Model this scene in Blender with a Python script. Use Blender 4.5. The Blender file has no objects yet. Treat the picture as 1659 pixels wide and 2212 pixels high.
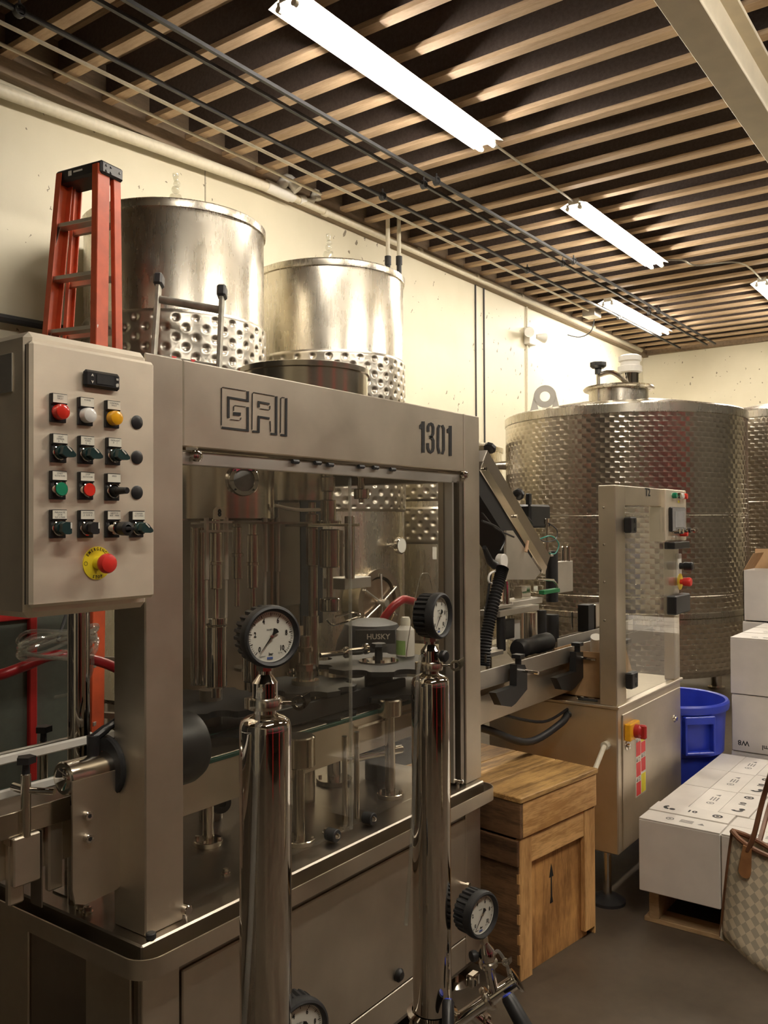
import bpy, bmesh, math, random
from mathutils import Vector, Matrix
import numpy as np
random.seed(7)
PI = math.pi
# ------------------------------------------------------------------ camera
F = 1875.0; YAW, PIT, ROL = (math.radians(a) for a in (36.16, 0.78, 0.27)); H = 1.6
def cam_axes():
    cy, sy, cp, sp = math.cos(YAW), math.sin(YAW), math.cos(PIT), math.sin(PIT)
    f = Vector((cy*cp, sy*cp, sp)); r = Vector((sy, -cy, 0)); d = f.cross(r)
    c, s = math.cos(ROL), math.sin(ROL)
    return r*c + d*s, d*c - r*s, f
CR, CD, CF = cam_axes(); CO = Vector((0, 0, H))
cam = bpy.data.cameras.new('camera'); camo = bpy.data.objects.new('camera', cam)
bpy.context.scene.collection.objects.link(camo)
m = Matrix.Identity(4)
for i in range(3):
    m[i][0] = CR[i]; m[i][1] = -CD[i]; m[i][2] = -CF[i]; m[i][3] = CO[i]
camo.matrix_world = m
cam.sensor_fit = 'HORIZONTAL'; cam.sensor_width = 36; cam.lens = 36*F/1659; cam.clip_start = 0.02; cam.clip_end = 100
sc = bpy.context.scene; sc.camera = camo
w = bpy.data.worlds.new('world'); sc.world = w; w.use_nodes = True
w.node_tree.nodes['Background'].inputs[0].default_value = (1, .9, .75, 1)
w.node_tree.nodes['Background'].inputs[1].default_value = 0.02
sc.view_settings.view_transform = 'Standard'; sc.view_settings.look = 'None'
sc.view_settings.gamma = 1; sc.view_settings.use_curve_mapping = False
sc.view_settings.exposure = 0.0
LAMP_W = 150.0; LAMP_RGB = (1.0, 0.92, 0.80)
# pixel -> direction; the distance comes from the plane the thing stands on
def ray(x, y): return CR*((x-829.5)/F) + CD*((y-1106)/F) + CF
def on(ax, v, x, y):
    d = ray(x, y); return CO + d*((v-CO[ax])/d[ax])
def oX(v, x, y): return on(0, v, x, y)
def oY(v, x, y): return on(1, v, x, y)
def oZ(v, x, y): return on(2, v, x, y)
def dep(t, x, y): return CO + ray(x, y)*t
# ------------------------------------------------------------------ materials
MAT = {}
def newmat(name):
    mt = bpy.data.materials.new(name); mt.use_nodes = True
    nt = mt.node_tree; b = nt.nodes['Principled BSDF']; MAT[name] = mt
    return mt, nt, b
def N(nt, t, **kw):
    n = nt.nodes.new(t)
    for k, v in kw.items():
        if k.startswith('i_'): n.inputs[k[2:].replace('_', ' ')].default_value = v
        else: setattr(n, k, v)
    return n
def ramp(nt, src, stops):
    r = nt.nodes.new('ShaderNodeValToRGB'); e = r.color_ramp.elements
    while len(e) < len(stops): e.new(.5)
    for el, (p, c) in zip(e, stops): el.position = p; el.color = tuple(c)+(1,) if len(c) == 3 else c
    nt.links.new(src, r.inputs[0]); return r.outputs[0]
def coords(nt, scale=(1, 1, 1), rot=(0, 0, 0)):
    tc = nt.nodes.new('ShaderNodeTexCoord'); mp = nt.nodes.new('ShaderNodeMapping')
    mp.inputs['Scale'].default_value = scale; mp.inputs['Rotation'].default_value = rot
    nt.links.new(tc.outputs['Object'], mp.inputs[0]); return mp.outputs[0]
def noise(nt, vec, scale=5, detail=4, rough=.5):
    n = nt.nodes.new('ShaderNodeTexNoise'); n.inputs['Scale'].default_value = scale
    n.inputs['Detail'].default_value = detail; n.inputs['Roughness'].default_value = rough
    nt.links.new(vec, n.inputs['Vector']); return n.outputs['Fac']
def bump(nt, b, h, strength=.2, dist=.01):
    n = nt.nodes.new('ShaderNodeBump'); n.inputs['Strength'].default_value = strength; n.inputs['Distance'].default_value = dist
    nt.links.new(h, n.inputs['Height']); nt.links.new(n.outputs[0], b.inputs['Normal'])
def plain(name, col, rough=.5, metal=0., spec=.5, var=.08, nscale=30, emit=0, coat=0):
    mt, nt, b = newmat(name)
    v = noise(nt, coords(nt), nscale, 3)
    lo = tuple(max(0, c*(1-var)) for c in col); hi = tuple(min(1, c*(1+var)) for c in col)
    nt.links.new(ramp(nt, v, [(.3, lo), (.7, hi)]), b.inputs['Base Color'])
    b.inputs['Roughness'].default_value = rough; b.inputs['Metallic'].default_value = metal
    b.inputs['Specular IOR Level'].default_value = spec; b.inputs['Coat Weight'].default_value = coat
    if emit:
        b.inputs['Emission Color'].default_value = tuple(col)+(1,); b.inputs['Emission Strength'].default_value = emit
    return mt
def steel(name, col=(.60, .56, .49), r0=.22, r1=.38, stretch=(3, 3, 140), bumpy=.06, stain=.12):
    mt, nt, b = newmat(name)
    b.inputs['Metallic'].default_value = 1
    g = noise(nt, coords(nt, stretch), 6, 5, .6)
    s = noise(nt, coords(nt), 4.5, 5, .55)
    nt.links.new(ramp(nt, s, [(.32, tuple(c*(1-stain) for c in col)), (.68, tuple(min(1, c*(1+stain*.5)) for c in col))]), b.inputs['Base Color'])
    mx = N(nt, 'ShaderNodeMath', operation='ADD'); nt.links.new(g, mx.inputs[0]); nt.links.new(s, mx.inputs[1])
    mr = N(nt, 'ShaderNodeMapRange'); mr.inputs['From Min'].default_value = .6; mr.inputs['From Max'].default_value = 1.4
    mr.inputs['To Min'].default_value = r0; mr.inputs['To Max'].default_value = r1
    nt.links.new(mx.outputs[0], mr.inputs[0]); nt.links.new(mr.outputs[0], b.inputs['Roughness'])
    if bumpy: bump(nt, b, g, bumpy, .002)
    return mt
steel('steel_panel', (.74, .665, .545), .36, .50, (2, 2, 90))
steel('steel_door', (.93, .84, .69), .50, .62, (2, 2, 60), .03)
steel('steel_dark', (.36, .32, .27), .28, .42)
steel('steel_tank', (.70, .65, .555), .25, .30, (7, 7, .5), 0, .07)
steel('steel_jacket', (.54, .50, .43), .27, .36, (3, 3, 3), .0)
steel('steel_part', (.72, .66, .56), .14, .26, (3, 3, 60), .02)
steel('steel_polished', (.74, .70, .64), .03, .06, (3, 3, 3), 0, .03)
steel('aluminium', (.66, .63, .57), .38, .5, (3, 3, 30))
steel('copper_tan', (.46, .36, .27), .25, .36, (30, 30, 2))
plain('black_plastic', (.012, .012, .013), .42)
plain('black_rubber', (.016, .016, .017), .55)
plain('star_black', (.010, .010, .011), .5)
plain('dark_green_knob', (.01, .035, .035), .28)
plain('white_plastic', (.78, .75, .68), .4, var=.03)
plain('cream_label', (.80, .76, .64), .55, var=.03)
plain('dial_white', (.80, .79, .72), .5, var=.01)
plain('ink_black', (.012, .012, .012), .6)
plain('ink_grey', (.22, .21, .2), .7)
plain('ink_blue', (.10, .16, .42), .6)
plain('red_lens', (.72, .035, .02), .22, coat=.4)
plain('white_lens', (.80, .78, .74), .22, coat=.4)
plain('amber_lens', (.88, .42, .015), .22, coat=.4)
plain('green_lens', (.01, .22, .11), .25, coat=.3)
plain('estop_red', (.70, .035, .025), .35)
plain('estop_yellow', (.82, .66, .03), .45)
plain('orange_fibreglass', (.50, .075, .022), .42, var=.15, nscale=12)
plain('red_paint', (.42, .02, .018), .4)
plain('stripe_magenta', (.30, .015, .06), .6)  # beams of the added rack, for magenta stripes in reflections
plain('red_hose', (.36, .015, .02), .35)
plain('backing_green', (.10, .11, .09), .35)
plain('added_panel_dark', (.045, .04, .035), .6)  # for the added unseen panels that darken reflections
plain('dark_wall', (.09, .08, .065), .7)
plain('weathered_alu', (.38, .36, .31), .45, .6, var=.25, nscale=14)
plain('blue_plastic', (.02, .045, .46), .38, var=.12, nscale=10)
plain('leather_brown', (.17, .07, .03), .5, var=.2)
plain('leather_tan', (.33, .15, .055), .5, var=.2)
plain('kraft', (.40, .245, .12), .75)
plain('kraft_light', (.62, .40, .25), .75)
plain('white_paint', (.72, .68, .58), .5, var=.05)
plain('beam_paint', (.78, .70, .54), .55, var=.06, nscale=6)
plain('pvc', (.70, .64, .50), .45, var=.06)
plain('dark_iron', (.03, .03, .032), .5)
plain('conduit_grey', (.42, .40, .36), .35, .8)
plain('screen_grey', (.30, .30, .31), .2)
plain('sticker_red', (.68, .06, .06), .5)
plain('sticker_yellow', (.76, .66, .04), .5)
plain('teal_hose', (.02, .25, .20), .4)
plain('green_tag', (.01, .16, .05), .45)
plain('compressor_grey', (.07, .07, .072), .5)
plain('bottle_green', (.32, .52, .16), .5)
plain('grey_blue', (.16, .18, .22), .5)
plain('belt_green', (.01, .05, .035), .5)
plain('flux_tape', (.3, .27, .2), .7)
def glassy(name, tint=(.93, .93, .88), rough=.02, ior=1.45, refl=1.0, haze=0.0):
    mt, nt, b = newmat(name); out = nt.nodes['Material Output']; nt.nodes.remove(b)
    tr = N(nt, 'ShaderNodeBsdfTransparent'); tr.inputs[0].default_value = tuple(tint)+(1,)
    gl = N(nt, 'ShaderNodeBsdfGlossy'); gl.inputs['Roughness'].default_value = rough; gl.inputs[0].default_value = (refl, refl, refl, 1)
    fr = N(nt, 'ShaderNodeFresnel'); ge = N(nt, 'ShaderNodeNewGeometry')      # same reflectance on both faces of the sheet
    mi = N(nt, 'ShaderNodeMapRange'); mi.inputs['To Min'].default_value = ior; mi.inputs['To Max'].default_value = 1/ior
    nt.links.new(ge.outputs['Backfacing'], mi.inputs[0]); nt.links.new(mi.outputs[0], fr.inputs[0])
    mx = N(nt, 'ShaderNodeMixShader'); nt.links.new(fr.outputs[0], mx.inputs[0]); nt.links.new(tr.outputs[0], mx.inputs[1]); nt.links.new(gl.outputs[0], mx.inputs[2])
    last = mx
    if haze:
        df = N(nt, 'ShaderNodeBsdfDiffuse'); df.inputs[0].default_value = (.75, .72, .65, 1)
        hz = noise(nt, coords(nt, (1, 1, 1)), 6, 6, .65)
        mr = N(nt, 'ShaderNodeMapRange'); mr.inputs['From Min'].default_value = .4; mr.inputs['From Max'].default_value = .8
        mr.inputs['To Min'].default_value = haze*.3; mr.inputs['To Max'].default_value = haze
        nt.links.new(hz, mr.inputs[0]); m2 = N(nt, 'ShaderNodeMixShader'); nt.links.new(mr.outputs[0], m2.inputs[0])
        nt.links.new(mx.outputs[0], m2.inputs[1]); nt.links.new(df.outputs[0], m2.inputs[2]); last = m2
    nt.links.new(last.outputs[0], out.inputs[0]); return mt
glassy('pane_glass', (.97, .965, .94), .01, 1.35, 1, .004)
glassy('acrylic', (.93, .93, .90), .03, 1.5, 1, .06)
glassy('clear_plastic', (.86, .86, .82), .08, 1.6, 1, .25)
def lampmat():
    mt, nt, b = newmat('lamp_tube'); out = nt.nodes['Material Output']; nt.nodes.remove(b)
    e = N(nt, 'ShaderNodeEmission'); e.inputs[0].default_value = LAMP_RGB+(1,); e.inputs[1].default_value = LAMP_W
    nt.links.new(e.outputs[0], out.inputs[0])
lampmat()
def wood(name, c0, c1, scale=(1, 12, 12), grain=3.0, rough=.65, dirt=0):
    lo, hi = (.52, .76) if name.startswith('crate') else (.42, .85)
    mt, nt, b = newmat(name)
    v = coords(nt, scale)
    n1 = noise(nt, v, grain, 6, .62)
    n2 = noise(nt, coords(nt, tuple(s*4 for s in scale)), grain*2, 4)
    mx = N(nt, 'ShaderNodeMath', operation='MULTIPLY_ADD'); nt.links.new(n2, mx.inputs[0]); mx.inputs[1].default_value = .35; nt.links.new(n1, mx.inputs[2])
    c = ramp(nt, mx.outputs[0], [(lo, c0), (hi, c1)])
    if dirt:
        d = noise(nt, coords(nt), 3.2, 5, .6); mr = ramp(nt, d, [(.40, (0, 0, 0)), (.68, (1, 1, 1))])
        mc = N(nt, 'ShaderNodeMixRGB', blend_type='MULTIPLY'); mc.inputs[0].default_value = dirt
        nt.links.new(c, mc.inputs[1]); nt.links.new(ramp(nt, d, [(.36, (.35, .28, .22)), (.6, (1, 1, 1))]), mc.inputs[2]); c = mc.outputs[0]
    nt.links.new(c, b.inputs['Base Color']); b.inputs['Roughness'].default_value = rough
    bump(nt, b, mx.outputs[0], .15, .003); return mt
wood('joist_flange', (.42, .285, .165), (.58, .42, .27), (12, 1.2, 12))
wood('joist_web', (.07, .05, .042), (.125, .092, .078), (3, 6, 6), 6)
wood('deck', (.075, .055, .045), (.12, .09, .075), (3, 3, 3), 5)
wood('ledger', (.16, .11, .07), (.26, .19, .12), (1, 8, 8))
wood('crate_top', (0.26, 0.138, 0.04), (0.65, 0.396, 0.14), (1.2, 14, 14), 2.2, .6, .6)
wood('crate_board', (0.338, 0.156, 0.045), (0.676, 0.36, 0.12), (9, 9, 1.0), 2.6, .62, .75)
wood('crate_rail', (0.494, 0.252, 0.075), (0.806, 0.48, 0.19), (1.2, 10, 10), 2.6, .62, .35)
wood('crate_post', (0.468, 0.24, 0.075), (0.78, 0.456, 0.18), (10, 10, 1.0), 2.6, .62, .4)
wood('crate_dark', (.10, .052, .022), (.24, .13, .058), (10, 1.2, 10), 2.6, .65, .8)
wood('pallet_wood', (.32, .20, .095), (.52, .36, .19), (8, 1.2, 8), 2.6, .7, .5)
def cardboard():
    mt, nt, b = newmat('white_card')
    s = noise(nt, coords(nt), 9, 4)
    nt.links.new(ramp(nt, s, [(.3, (.70, .655, .60)), (.7, (.78, .73, .67))]), b.inputs['Base Color']); b.inputs['Roughness'].default_value = .62
    bump(nt, b, noise(nt, coords(nt, (1, 1, 14)), 14, 2), .04, .002)
cardboard()
def wallmat():
    mt, nt, b = newmat('painted_concrete')
    v = coords(nt)
    big = noise(nt, v, .8, 5, .6); c = ramp(nt, big, [(.3, (.60, .545, .40)), (.7, (.68, .625, .475))])
    vo = N(nt, 'ShaderNodeTexVoronoi'); vo.inputs['Scale'].default_value = 9; vo.inputs['Randomness'].default_value = 1
    dist = noise(nt, v, 18, 3)
    ad = N(nt, 'ShaderNodeVectorMath', operation='MULTIPLY_ADD')
    cm = N(nt, 'ShaderNodeCombineXYZ'); nt.links.new(dist, cm.inputs[0]); nt.links.new(dist, cm.inputs[2])
    nt.links.new(cm.outputs[0], ad.inputs[0]); ad.inputs[1].default_value = (.10, .1, .16); nt.links.new(v, ad.inputs[2])
    nt.links.new(ad.outputs[0], vo.inputs['Vector'])
    msk = noise(nt, v, .9, 3)
    sub = N(nt, 'ShaderNodeMapRange'); sub.inputs['From Min'].default_value = .36; sub.inputs['From Max'].default_value = .66
    sub.inputs['To Min'].default_value = .02; sub.inputs['To Max'].default_value = .17; nt.links.new(msk, sub.inputs[0])
    lt = N(nt, 'ShaderNodeMath', operation='LESS_THAN'); nt.links.new(vo.outputs['Distance'], lt.inputs[0]); nt.links.new(sub.outputs[0], lt.inputs[1])
    mc = N(nt, 'ShaderNodeMixRGB'); nt.links.new(lt.outputs[0], mc.inputs[0]); nt.links.new(c, mc.inputs[1]); mc.inputs[2].default_value = (.20, .165, .11, 1)
    nt.links.new(mc.outputs[0], b.inputs['Base Color']); b.inputs['Roughness'].default_value = .55
    bump(nt, b, noise(nt, v, 12, 5, .6), .12, .01)
wallmat()
def floormat():
    mt, nt, b = newmat('floor_concrete')
    s = noise(nt, coords(nt), 1.6, 7, .65); s2 = noise(nt, coords(nt), 22, 4)
    mx = N(nt, 'ShaderNodeMath', operation='MULTIPLY_ADD'); nt.links.new(s2, mx.inputs[0]); mx.inputs[1].default_value = .3; nt.links.new(s, mx.inputs[2])
    nt.links.new(ramp(nt, mx.outputs[0], [(.4, (.045, .034, .023)), (.85, (.105, .080, .055))]), b.inputs['Base Color'])
    nt.links.new(ramp(nt, s, [(.3, (.35,)*3), (.7, (.6,)*3)]), b.inputs['Roughness'])
    bump(nt, b, s2, .05, .003)
floormat()
def marblesteel():
    # engine-turned discs in staggered rows, rolled around the tank
    mt, nt, b = newmat('marbled_steel'); b.inputs['Metallic'].default_value = 1
    tc = N(nt, 'ShaderNodeTexCoord'); sp = N(nt, 'ShaderNodeSeparateXYZ'); nt.links.new(tc.outputs['Object'], sp.inputs[0])
    def M(op, a, c=None, d=None):
        n = N(nt, 'ShaderNodeMath', operation=op)
        for k, v in enumerate((a, c, d)):
            if v is None: continue
            if isinstance(v, (int, float)): n.inputs[k].default_value = v
            else: nt.links.new(v, n.inputs[k])
        return n.outputs[0]
    ang = M('ARCTAN2', sp.outputs[1], sp.outputs[0])
    u = M('MULTIPLY', ang, 1.1/.078); v = M('DIVIDE', sp.outputs[2], .042)
    row = M('FLOOR', v); odd = M('MODULO', row, 2); u2 = M('ADD', u, M('MULTIPLY', odd, .5))
    fu = M('SUBTRACT', M('FRACT', u2), .5); fv = M('SUBTRACT', M('FRACT', v), .15)
    r = M('SQRT', M('ADD', M('MULTIPLY', fu, fu), M('MULTIPLY', M('MULTIPLY', fv, fv), .55)))
    th = M('ARCTAN2', fv, fu)
    cell = N(nt, 'ShaderNodeTexWhiteNoise'); cb = N(nt, 'ShaderNodeCombineXYZ'); nt.links.new(M('FLOOR', u2), cb.inputs[0]); nt.links.new(row, cb.inputs[1]); nt.links.new(cb.outputs[0], cell.inputs[0])
    wv = M('MULTIPLY', M('SINE', M('MULTIPLY', th, 2.0)), .5)
    hgt = M('ADD', M('MULTIPLY', r, .9), M('MULTIPLY', wv, M('MULTIPLY', r, .5)))
    bump(nt, b, hgt, .55, .014)
    nt.links.new(ramp(nt, M('ADD', M('MULTIPLY', r, 1.1), M('MULTIPLY', cell.outputs[0], .25)), [(.1, (.58, .53, .445)), (.9, (.82, .755, .65))]), b.inputs['Base Color'])
    b.inputs['Roughness'].default_value = .22
marblesteel()
def checkmat():
    mt, nt, b = newmat('check_canvas')
    tc = N(nt, 'ShaderNodeTexCoord'); mp = N(nt, 'ShaderNodeMapping'); mp.inputs['Scale'].default_value = (62, 62, 62); mp.inputs['Rotation'].default_value = (0, 0, .95)
    nt.links.new(tc.outputs['UV'], mp.inputs[0])
    ck = N(nt, 'ShaderNodeTexChecker'); ck.inputs['Scale'].default_value = 1; ck.inputs[1].default_value = (.62, .53, .38, 1); ck.inputs[2].default_value = (.40, .34, .25, 1)
    nt.links.new(mp.outputs[0], ck.inputs[0]); nt.links.new(ck.outputs[0], b.inputs['Base Color']); b.inputs['Roughness'].default_value = .6
checkmat()
# ------------------------------------------------------------------ mesh helpers
COL = sc.collection
class MB:
    def __init__(s): s.v = []; s.f = []; s.mi = []; s.m = 0; s.x = None
    def add(s, vs, fs):
        o = len(s.v)
        if s.x is not None: vs = [s.x @ Vector(p) for p in vs]
        s.v += [tuple(p) for p in vs]; s.f += [tuple(i+o for i in f) for f in fs]; s.mi += [s.m]*len(fs); return s
    def box(s, x0, x1, y0, y1, z0, z1, c=0.0):
        if x1 < x0: x0, x1 = x1, x0
        if y1 < y0: y0, y1 = y1, y0
        if z1 < z0: z0, z1 = z1, z0
        c = min(c, (x1-x0)*.45, (y1-y0)*.45, (z1-z0)*.45)
        if c <= 0:
            vs = [(x, y, z) for z in (z0, z1) for y in (y0, y1) for x in (x0, x1)]
            return s.add(vs, [(0, 2, 3, 1), (4, 5, 7, 6), (0, 1, 5, 4), (2, 6, 7, 3), (0, 4, 6, 2), (1, 3, 7, 5)])
        vs = []; idx = {}
        for i in (0, 1):
            for j in (0, 1):
                for k in (0, 1):
                    X, Y, Z = (x0, x1)[i], (y0, y1)[j], (z0, z1)[k]; dx, dy, dz = (c, -c)[i], (c, -c)[j], (c, -c)[k]
                    for a, p in enumerate(((X, Y+dy, Z+dz), (X+dx, Y, Z+dz), (X+dx, Y+dy, Z))):
                        idx[i, j, k, a] = len(vs); vs.append(p)
        I = lambda i, j, k, a: idx[i, j, k, a]
        fs = [(I(0,0,0,0), I(0,0,1,0), I(0,1,1,0), I(0,1,0,0)), (I(1,0,0,0), I(1,1,0,0), I(1,1,1,0), I(1,0,1,0)),
              (I(0,0,0,1), I(1,0,0,1), I(1,0,1,1), I(0,0,1,1)), (I(0,1,0,1), I(0,1,1,1), I(1,1,1,1), I(1,1,0,1)),
              (I(0,0,0,2), I(0,1,0,2), I(1,1,0,2), I(1,0,0,2)), (I(0,0,1,2), I(1,0,1,2), I(1,1,1,2), I(0,1,1,2))]
        for i in (0, 1):
            for j in (0, 1):
                fs += [(I(i,j,0,0), I(i,j,1,0), I(i,j,1,1), I(i,j,0,1)), (I(i,0,j,0), I(i,1,j,0), I(i,1,j,2), I(i,0,j,2)), (I(0,i,j,1), I(1,i,j,1), I(1,i,j,2), I(0,i,j,2))]
                for k in (0, 1): fs.append((I(i,j,k,0), I(i,j,k,1), I(i,j,k,2)))
        return s.add(vs, fs)
    def bar(s, p0, p1, wd, ht, up=(0, 0, 1), c=0):
        p0, p1 = Vector(p0), Vector(p1); d = (p1-p0); L = d.length; d.normalize(); u = Vector(up); sd = d.cross(u).normalized(); u = sd.cross(d)
        mt = Matrix.Identity(4)
        for i in range(3): mt[i][0] = d[i]; mt[i][1] = sd[i]; mt[i][2] = u[i]; mt[i][3] = p0[i]
        old = s.x; s.x = mt if old is None else old @ mt
        s.box(0, L, -wd/2, wd/2, -ht/2, ht/2, c); s.x = old; return s
    def frame(s, ax):
        ax = Vector(ax).normalized(); t = Vector((1, 0, 0)) if abs(ax.x) < .8 else Vector((0, 1, 0))
        a = ax.cross(t).normalized(); return a, ax.cross(a)
    def lathe(s, o, ax, prof, n=24, a0=0, a1=2*PI):
        o = Vector(o); ax = Vector(ax).normalized(); a, b = s.frame(ax); full = abs(a1-a0-2*PI) < 1e-6
        vs = []; fs = []; k = n if full else n+1; rings = []
        for r, h in prof:
            if r < 1e-6: rings.append([len(vs)]); vs.append(o+ax*h)
            else:
                rings.append(list(range(len(vs), len(vs)+k)))
                for i in range(k):
                    t = a0+(a1-a0)*i/n; vs.append(o+ax*h+(a*math.cos(t)+b*math.sin(t))*r)
        for q in range(len(rings)-1):
            A, B = rings[q], rings[q+1]
            for i in range(n):
                j = (i+1) % k if full else i+1
                if len(A) == 1 and len(B) == 1: continue
                if len(A) == 1: fs.append((A[0], B[j], B[i]))
                elif len(B) == 1: fs.append((A[i], A[j], B[0]))
                else: fs.append((A[i], A[j], B[j], B[i]))
        return s.add(vs, fs)
    def cyl(s, p0, p1, r0, r1=None, n=20, c=0):
        p0, p1 = Vector(p0), Vector(p1); L = (p1-p0).length; r1 = r0 if r1 is None else r1
        if c: pr = [(0, 0), (r0-c, 0), (r0, c), (r1, L-c), (r1-c, L), (0, L)]
        else: pr = [(0, 0), (r0, 0), (r1, L), (0, L)]
        return s.lathe(p0, p1-p0, pr, n)
    def ring(s, o, ax, r0, r1, h, n=28):
        return s.lathe(o, ax, [(r0, 0), (r1, 0), (r1, h), (r0, h), (r0, 0)], n)
    def ball(s, o, r, n=16, ax=(0, 0, 1)):
        k = max(6, n//2); return s.lathe(o, ax, [(r*math.sin(PI*i/k), -r*math.cos(PI*i/k)) for i in range(k+1)], n)
    def tube(s, pts, r, n=8, closed=False, cap=True):
        P = [Vector(p) for p in pts]; vs = []; fs = []; K = len(P); nrm = None
        for i in range(K):
            t = (P[(i+1) % K]-P[i-1]) if closed else (P[min(i+1, K-1)]-P[max(i-1, 0)]); t.normalize()
            if nrm is None: nrm = s.frame(t)[0]
            else: nrm = (nrm-t*nrm.dot(t)).normalized()
            bn = t.cross(nrm); rr = r[i] if isinstance(r, (list, tuple)) else r
            for j in range(n):
                q = 2*PI*j/n; vs.append(P[i]+(nrm*math.cos(q)+bn*math.sin(q))*rr)
        for i in range(K if closed else K-1):
            for j in range(n):
                a = i*n+j; b = i*n+(j+1) % n; c = ((i+1) % K)*n+(j+1) % n; d = ((i+1) % K)*n+j
                fs.append((a, b, c, d))
        if cap and not closed: fs += [tuple(range(n))[::-1], tuple((K-1)*n+j for j in range(n))]
        return s.add(vs, fs)
    def prism(s, pts, ex):
        P = [Vector(p) for p in pts]; ex = Vector(ex); n = len(P)
        return s.add(P+[p+ex for p in P], [tuple(range(n))[::-1], tuple(range(n, 2*n))]+[(i, (i+1) % n, (i+1) % n+n, i+n) for i in range(n)])
def smooth_path(pts, n=8):
    P = [Vector(p) for p in pts]; out = []
    for i in range(len(P)-1):
        p0, p1, p2, p3 = P[max(i-1, 0)], P[i], P[i+1], P[min(i+2, len(P)-1)]
        for k in range(n):
            t = k/n; out.append(.5*((2*p1)+(p2-p0)*t+(2*p0-5*p1+4*p2-p3)*t*t+(3*p1-p0-3*p2+p3)*t**3))
    out.append(P[-1]); return out
def root_mat(o):
    mt = o.matrix_basis.copy()
    while o.parent: o = o.parent; mt = o.matrix_basis @ mt
    return mt
def build(name, mb, mats, parent=None, label=None, kind=None, local=False, angle=35, cat=None, group=None, loc=None):
    me = bpy.data.meshes.new(name); me.from_pydata(mb.v, [], mb.f)
    for mn in ([mats] if isinstance(mats, str) else mats): me.materials.append(MAT[mn])
    me.polygons.foreach_set('material_index', mb.mi)
    me.polygons.foreach_set('use_smooth', [True]*len(me.polygons))
    bm = bmesh.new(); bm.from_mesh(me); bmesh.ops.recalc_face_normals(bm, faces=bm.faces); bm.to_mesh(me); bm.free()
    me.set_sharp_from_angle(angle=math.radians(angle))
    o = bpy.data.objects.new(name, me); COL.objects.link(o)
    if loc is not None: o.location = loc; me.transform(Matrix.Translation(-Vector(loc)))
    if parent:
        o.parent = parent
        if not local: me.transform(root_mat(parent).inverted())
    for k, v in (('label', label), ('kind', kind), ('category', cat), ('group', group)):
        if v: o[k] = v
    return o
def thing(name, label, cat, loc=(0, 0, 0), rz=0, group=None):
    o = bpy.data.objects.new(name, None); COL.objects.link(o); o.location = loc; o.rotation_euler = (0, 0, rz)
    o.empty_display_size = .1; o['label'] = label; o['category'] = cat
    if group: o['group'] = group
    return o
def dup(rt, loc, rz=None, label=None, group=None):
    def cp(o, par):
        c = o.copy(); COL.objects.link(c); c.parent = par
        for ch in o.children: cp(ch, c)
        return c
    r = cp(rt, None); r.location = loc
    if rz is not None: r.rotation_euler = (0, 0, rz)
    if label: r['label'] = label
    if group: r['group'] = group
    return r
def part(name, parent, mats, *shapes, **kw):
    mb = MB()
    for sh in shapes: sh(mb)
    return build(name, mb, mats, parent, **kw)
def text_mesh(s, size, bold=0, sx=1.0, extrude=.0006, align='CENTER'):
    cu = bpy.data.curves.new('txt', 'FONT'); cu.body = s; cu.size = size; cu.extrude = extrude; cu.offset = bold; cu.align_x = align; cu.align_y = 'CENTER'; cu.resolution_u = 2
    o = bpy.data.objects.new('txt', cu); COL.objects.link(o)
    dg = bpy.context.evaluated_depsgraph_get(); dg.update(); me = bpy.data.meshes.new_from_object(o.evaluated_get(dg)); bpy.data.objects.remove(o)
    me.transform(Matrix.Diagonal((sx, 1, 1, 1))); return me
def basis(o, ex, ez):
    """matrix with text x along ex, up along ez, face normal = ex x ez"""
    ex = Vector(ex).normalized(); ez = Vector(ez); ez = (ez-ex*ez.dot(ex)).normalized(); nz = ex.cross(ez)
    mt = Matrix.Identity(4)
    for i in range(3): mt[i][0] = ex[i]; mt[i][1] = ez[i]; mt[i][2] = nz[i]; mt[i][3] = o[i]
    return mt
def add_text(mb, s, o, ex, ez, size, bold=0, sx=1.0, extrude=.0006):
    me = text_mesh(s, size, bold, sx, extrude); mt = basis(o, ex, ez)
    mb.add([mt @ v.co for v in me.vertices], [tuple(p.vertices) for p in me.polygons]); bpy.data.meshes.remove(me)
def stru(name, mb, mats, parent=None): return build(name, mb, mats, parent, kind='structure')
# ------------------------------------------------------------------ the room
ZC = 4.77; WY = 5.6; WX = 15.85; X0 = -4.0; Y0 = -5.0
stru('floor', MB().box(X0, WX, Y0, WY, -.1, 0), 'floor_concrete')
stru('wall_left', MB().box(X0, WX, WY, WY+.2, 0, 5.2), 'painted_concrete')
stru('wall_end', MB().box(WX, WX+.2, Y0, WY+.2, 0, 5.2), 'painted_concrete')
stru('wall_right', MB().box(X0, WX, Y0-.2, Y0, 0, 5.2), 'dark_wall')
stru('wall_back', MB().box(X0-.2, X0, Y0-.2, WY+.2, 0, 5.2), 'painted_concrete')
b = MB()
for i in range(16): b.box(X0+.002, X0+.03, 1.3, 5.4, .02+i*.25, .02+i*.25+.235, .006)
stru('added_dark_panel_1', b, 'added_panel_dark')  # dark slats added out of view so left-facing steel reflects dark
b = MB()
for i in range(12): b.box(X0+.002, X0+.03, -3.4, -.5, .02+i*.25, .02+i*.25+.235, .006)
stru('added_dark_panel_3', b, 'added_panel_dark')  # dark slats added behind the camera to stripe the polished tubes' reflections
b = MB()
for i in range(16): b.box(X0+.1, .6, WY-.03, WY-.002, .02+i*.25, .02+i*.25+.235, .006)
stru('added_dark_panel_2', b, 'added_panel_dark')  # dark slats added on the unseen wall end to darken post reflections
ceil = stru('ceiling', MB().box(X0-.2, WX+.2, Y0-.2, WY+.2, 5.1, 5.2), 'deck')
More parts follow.
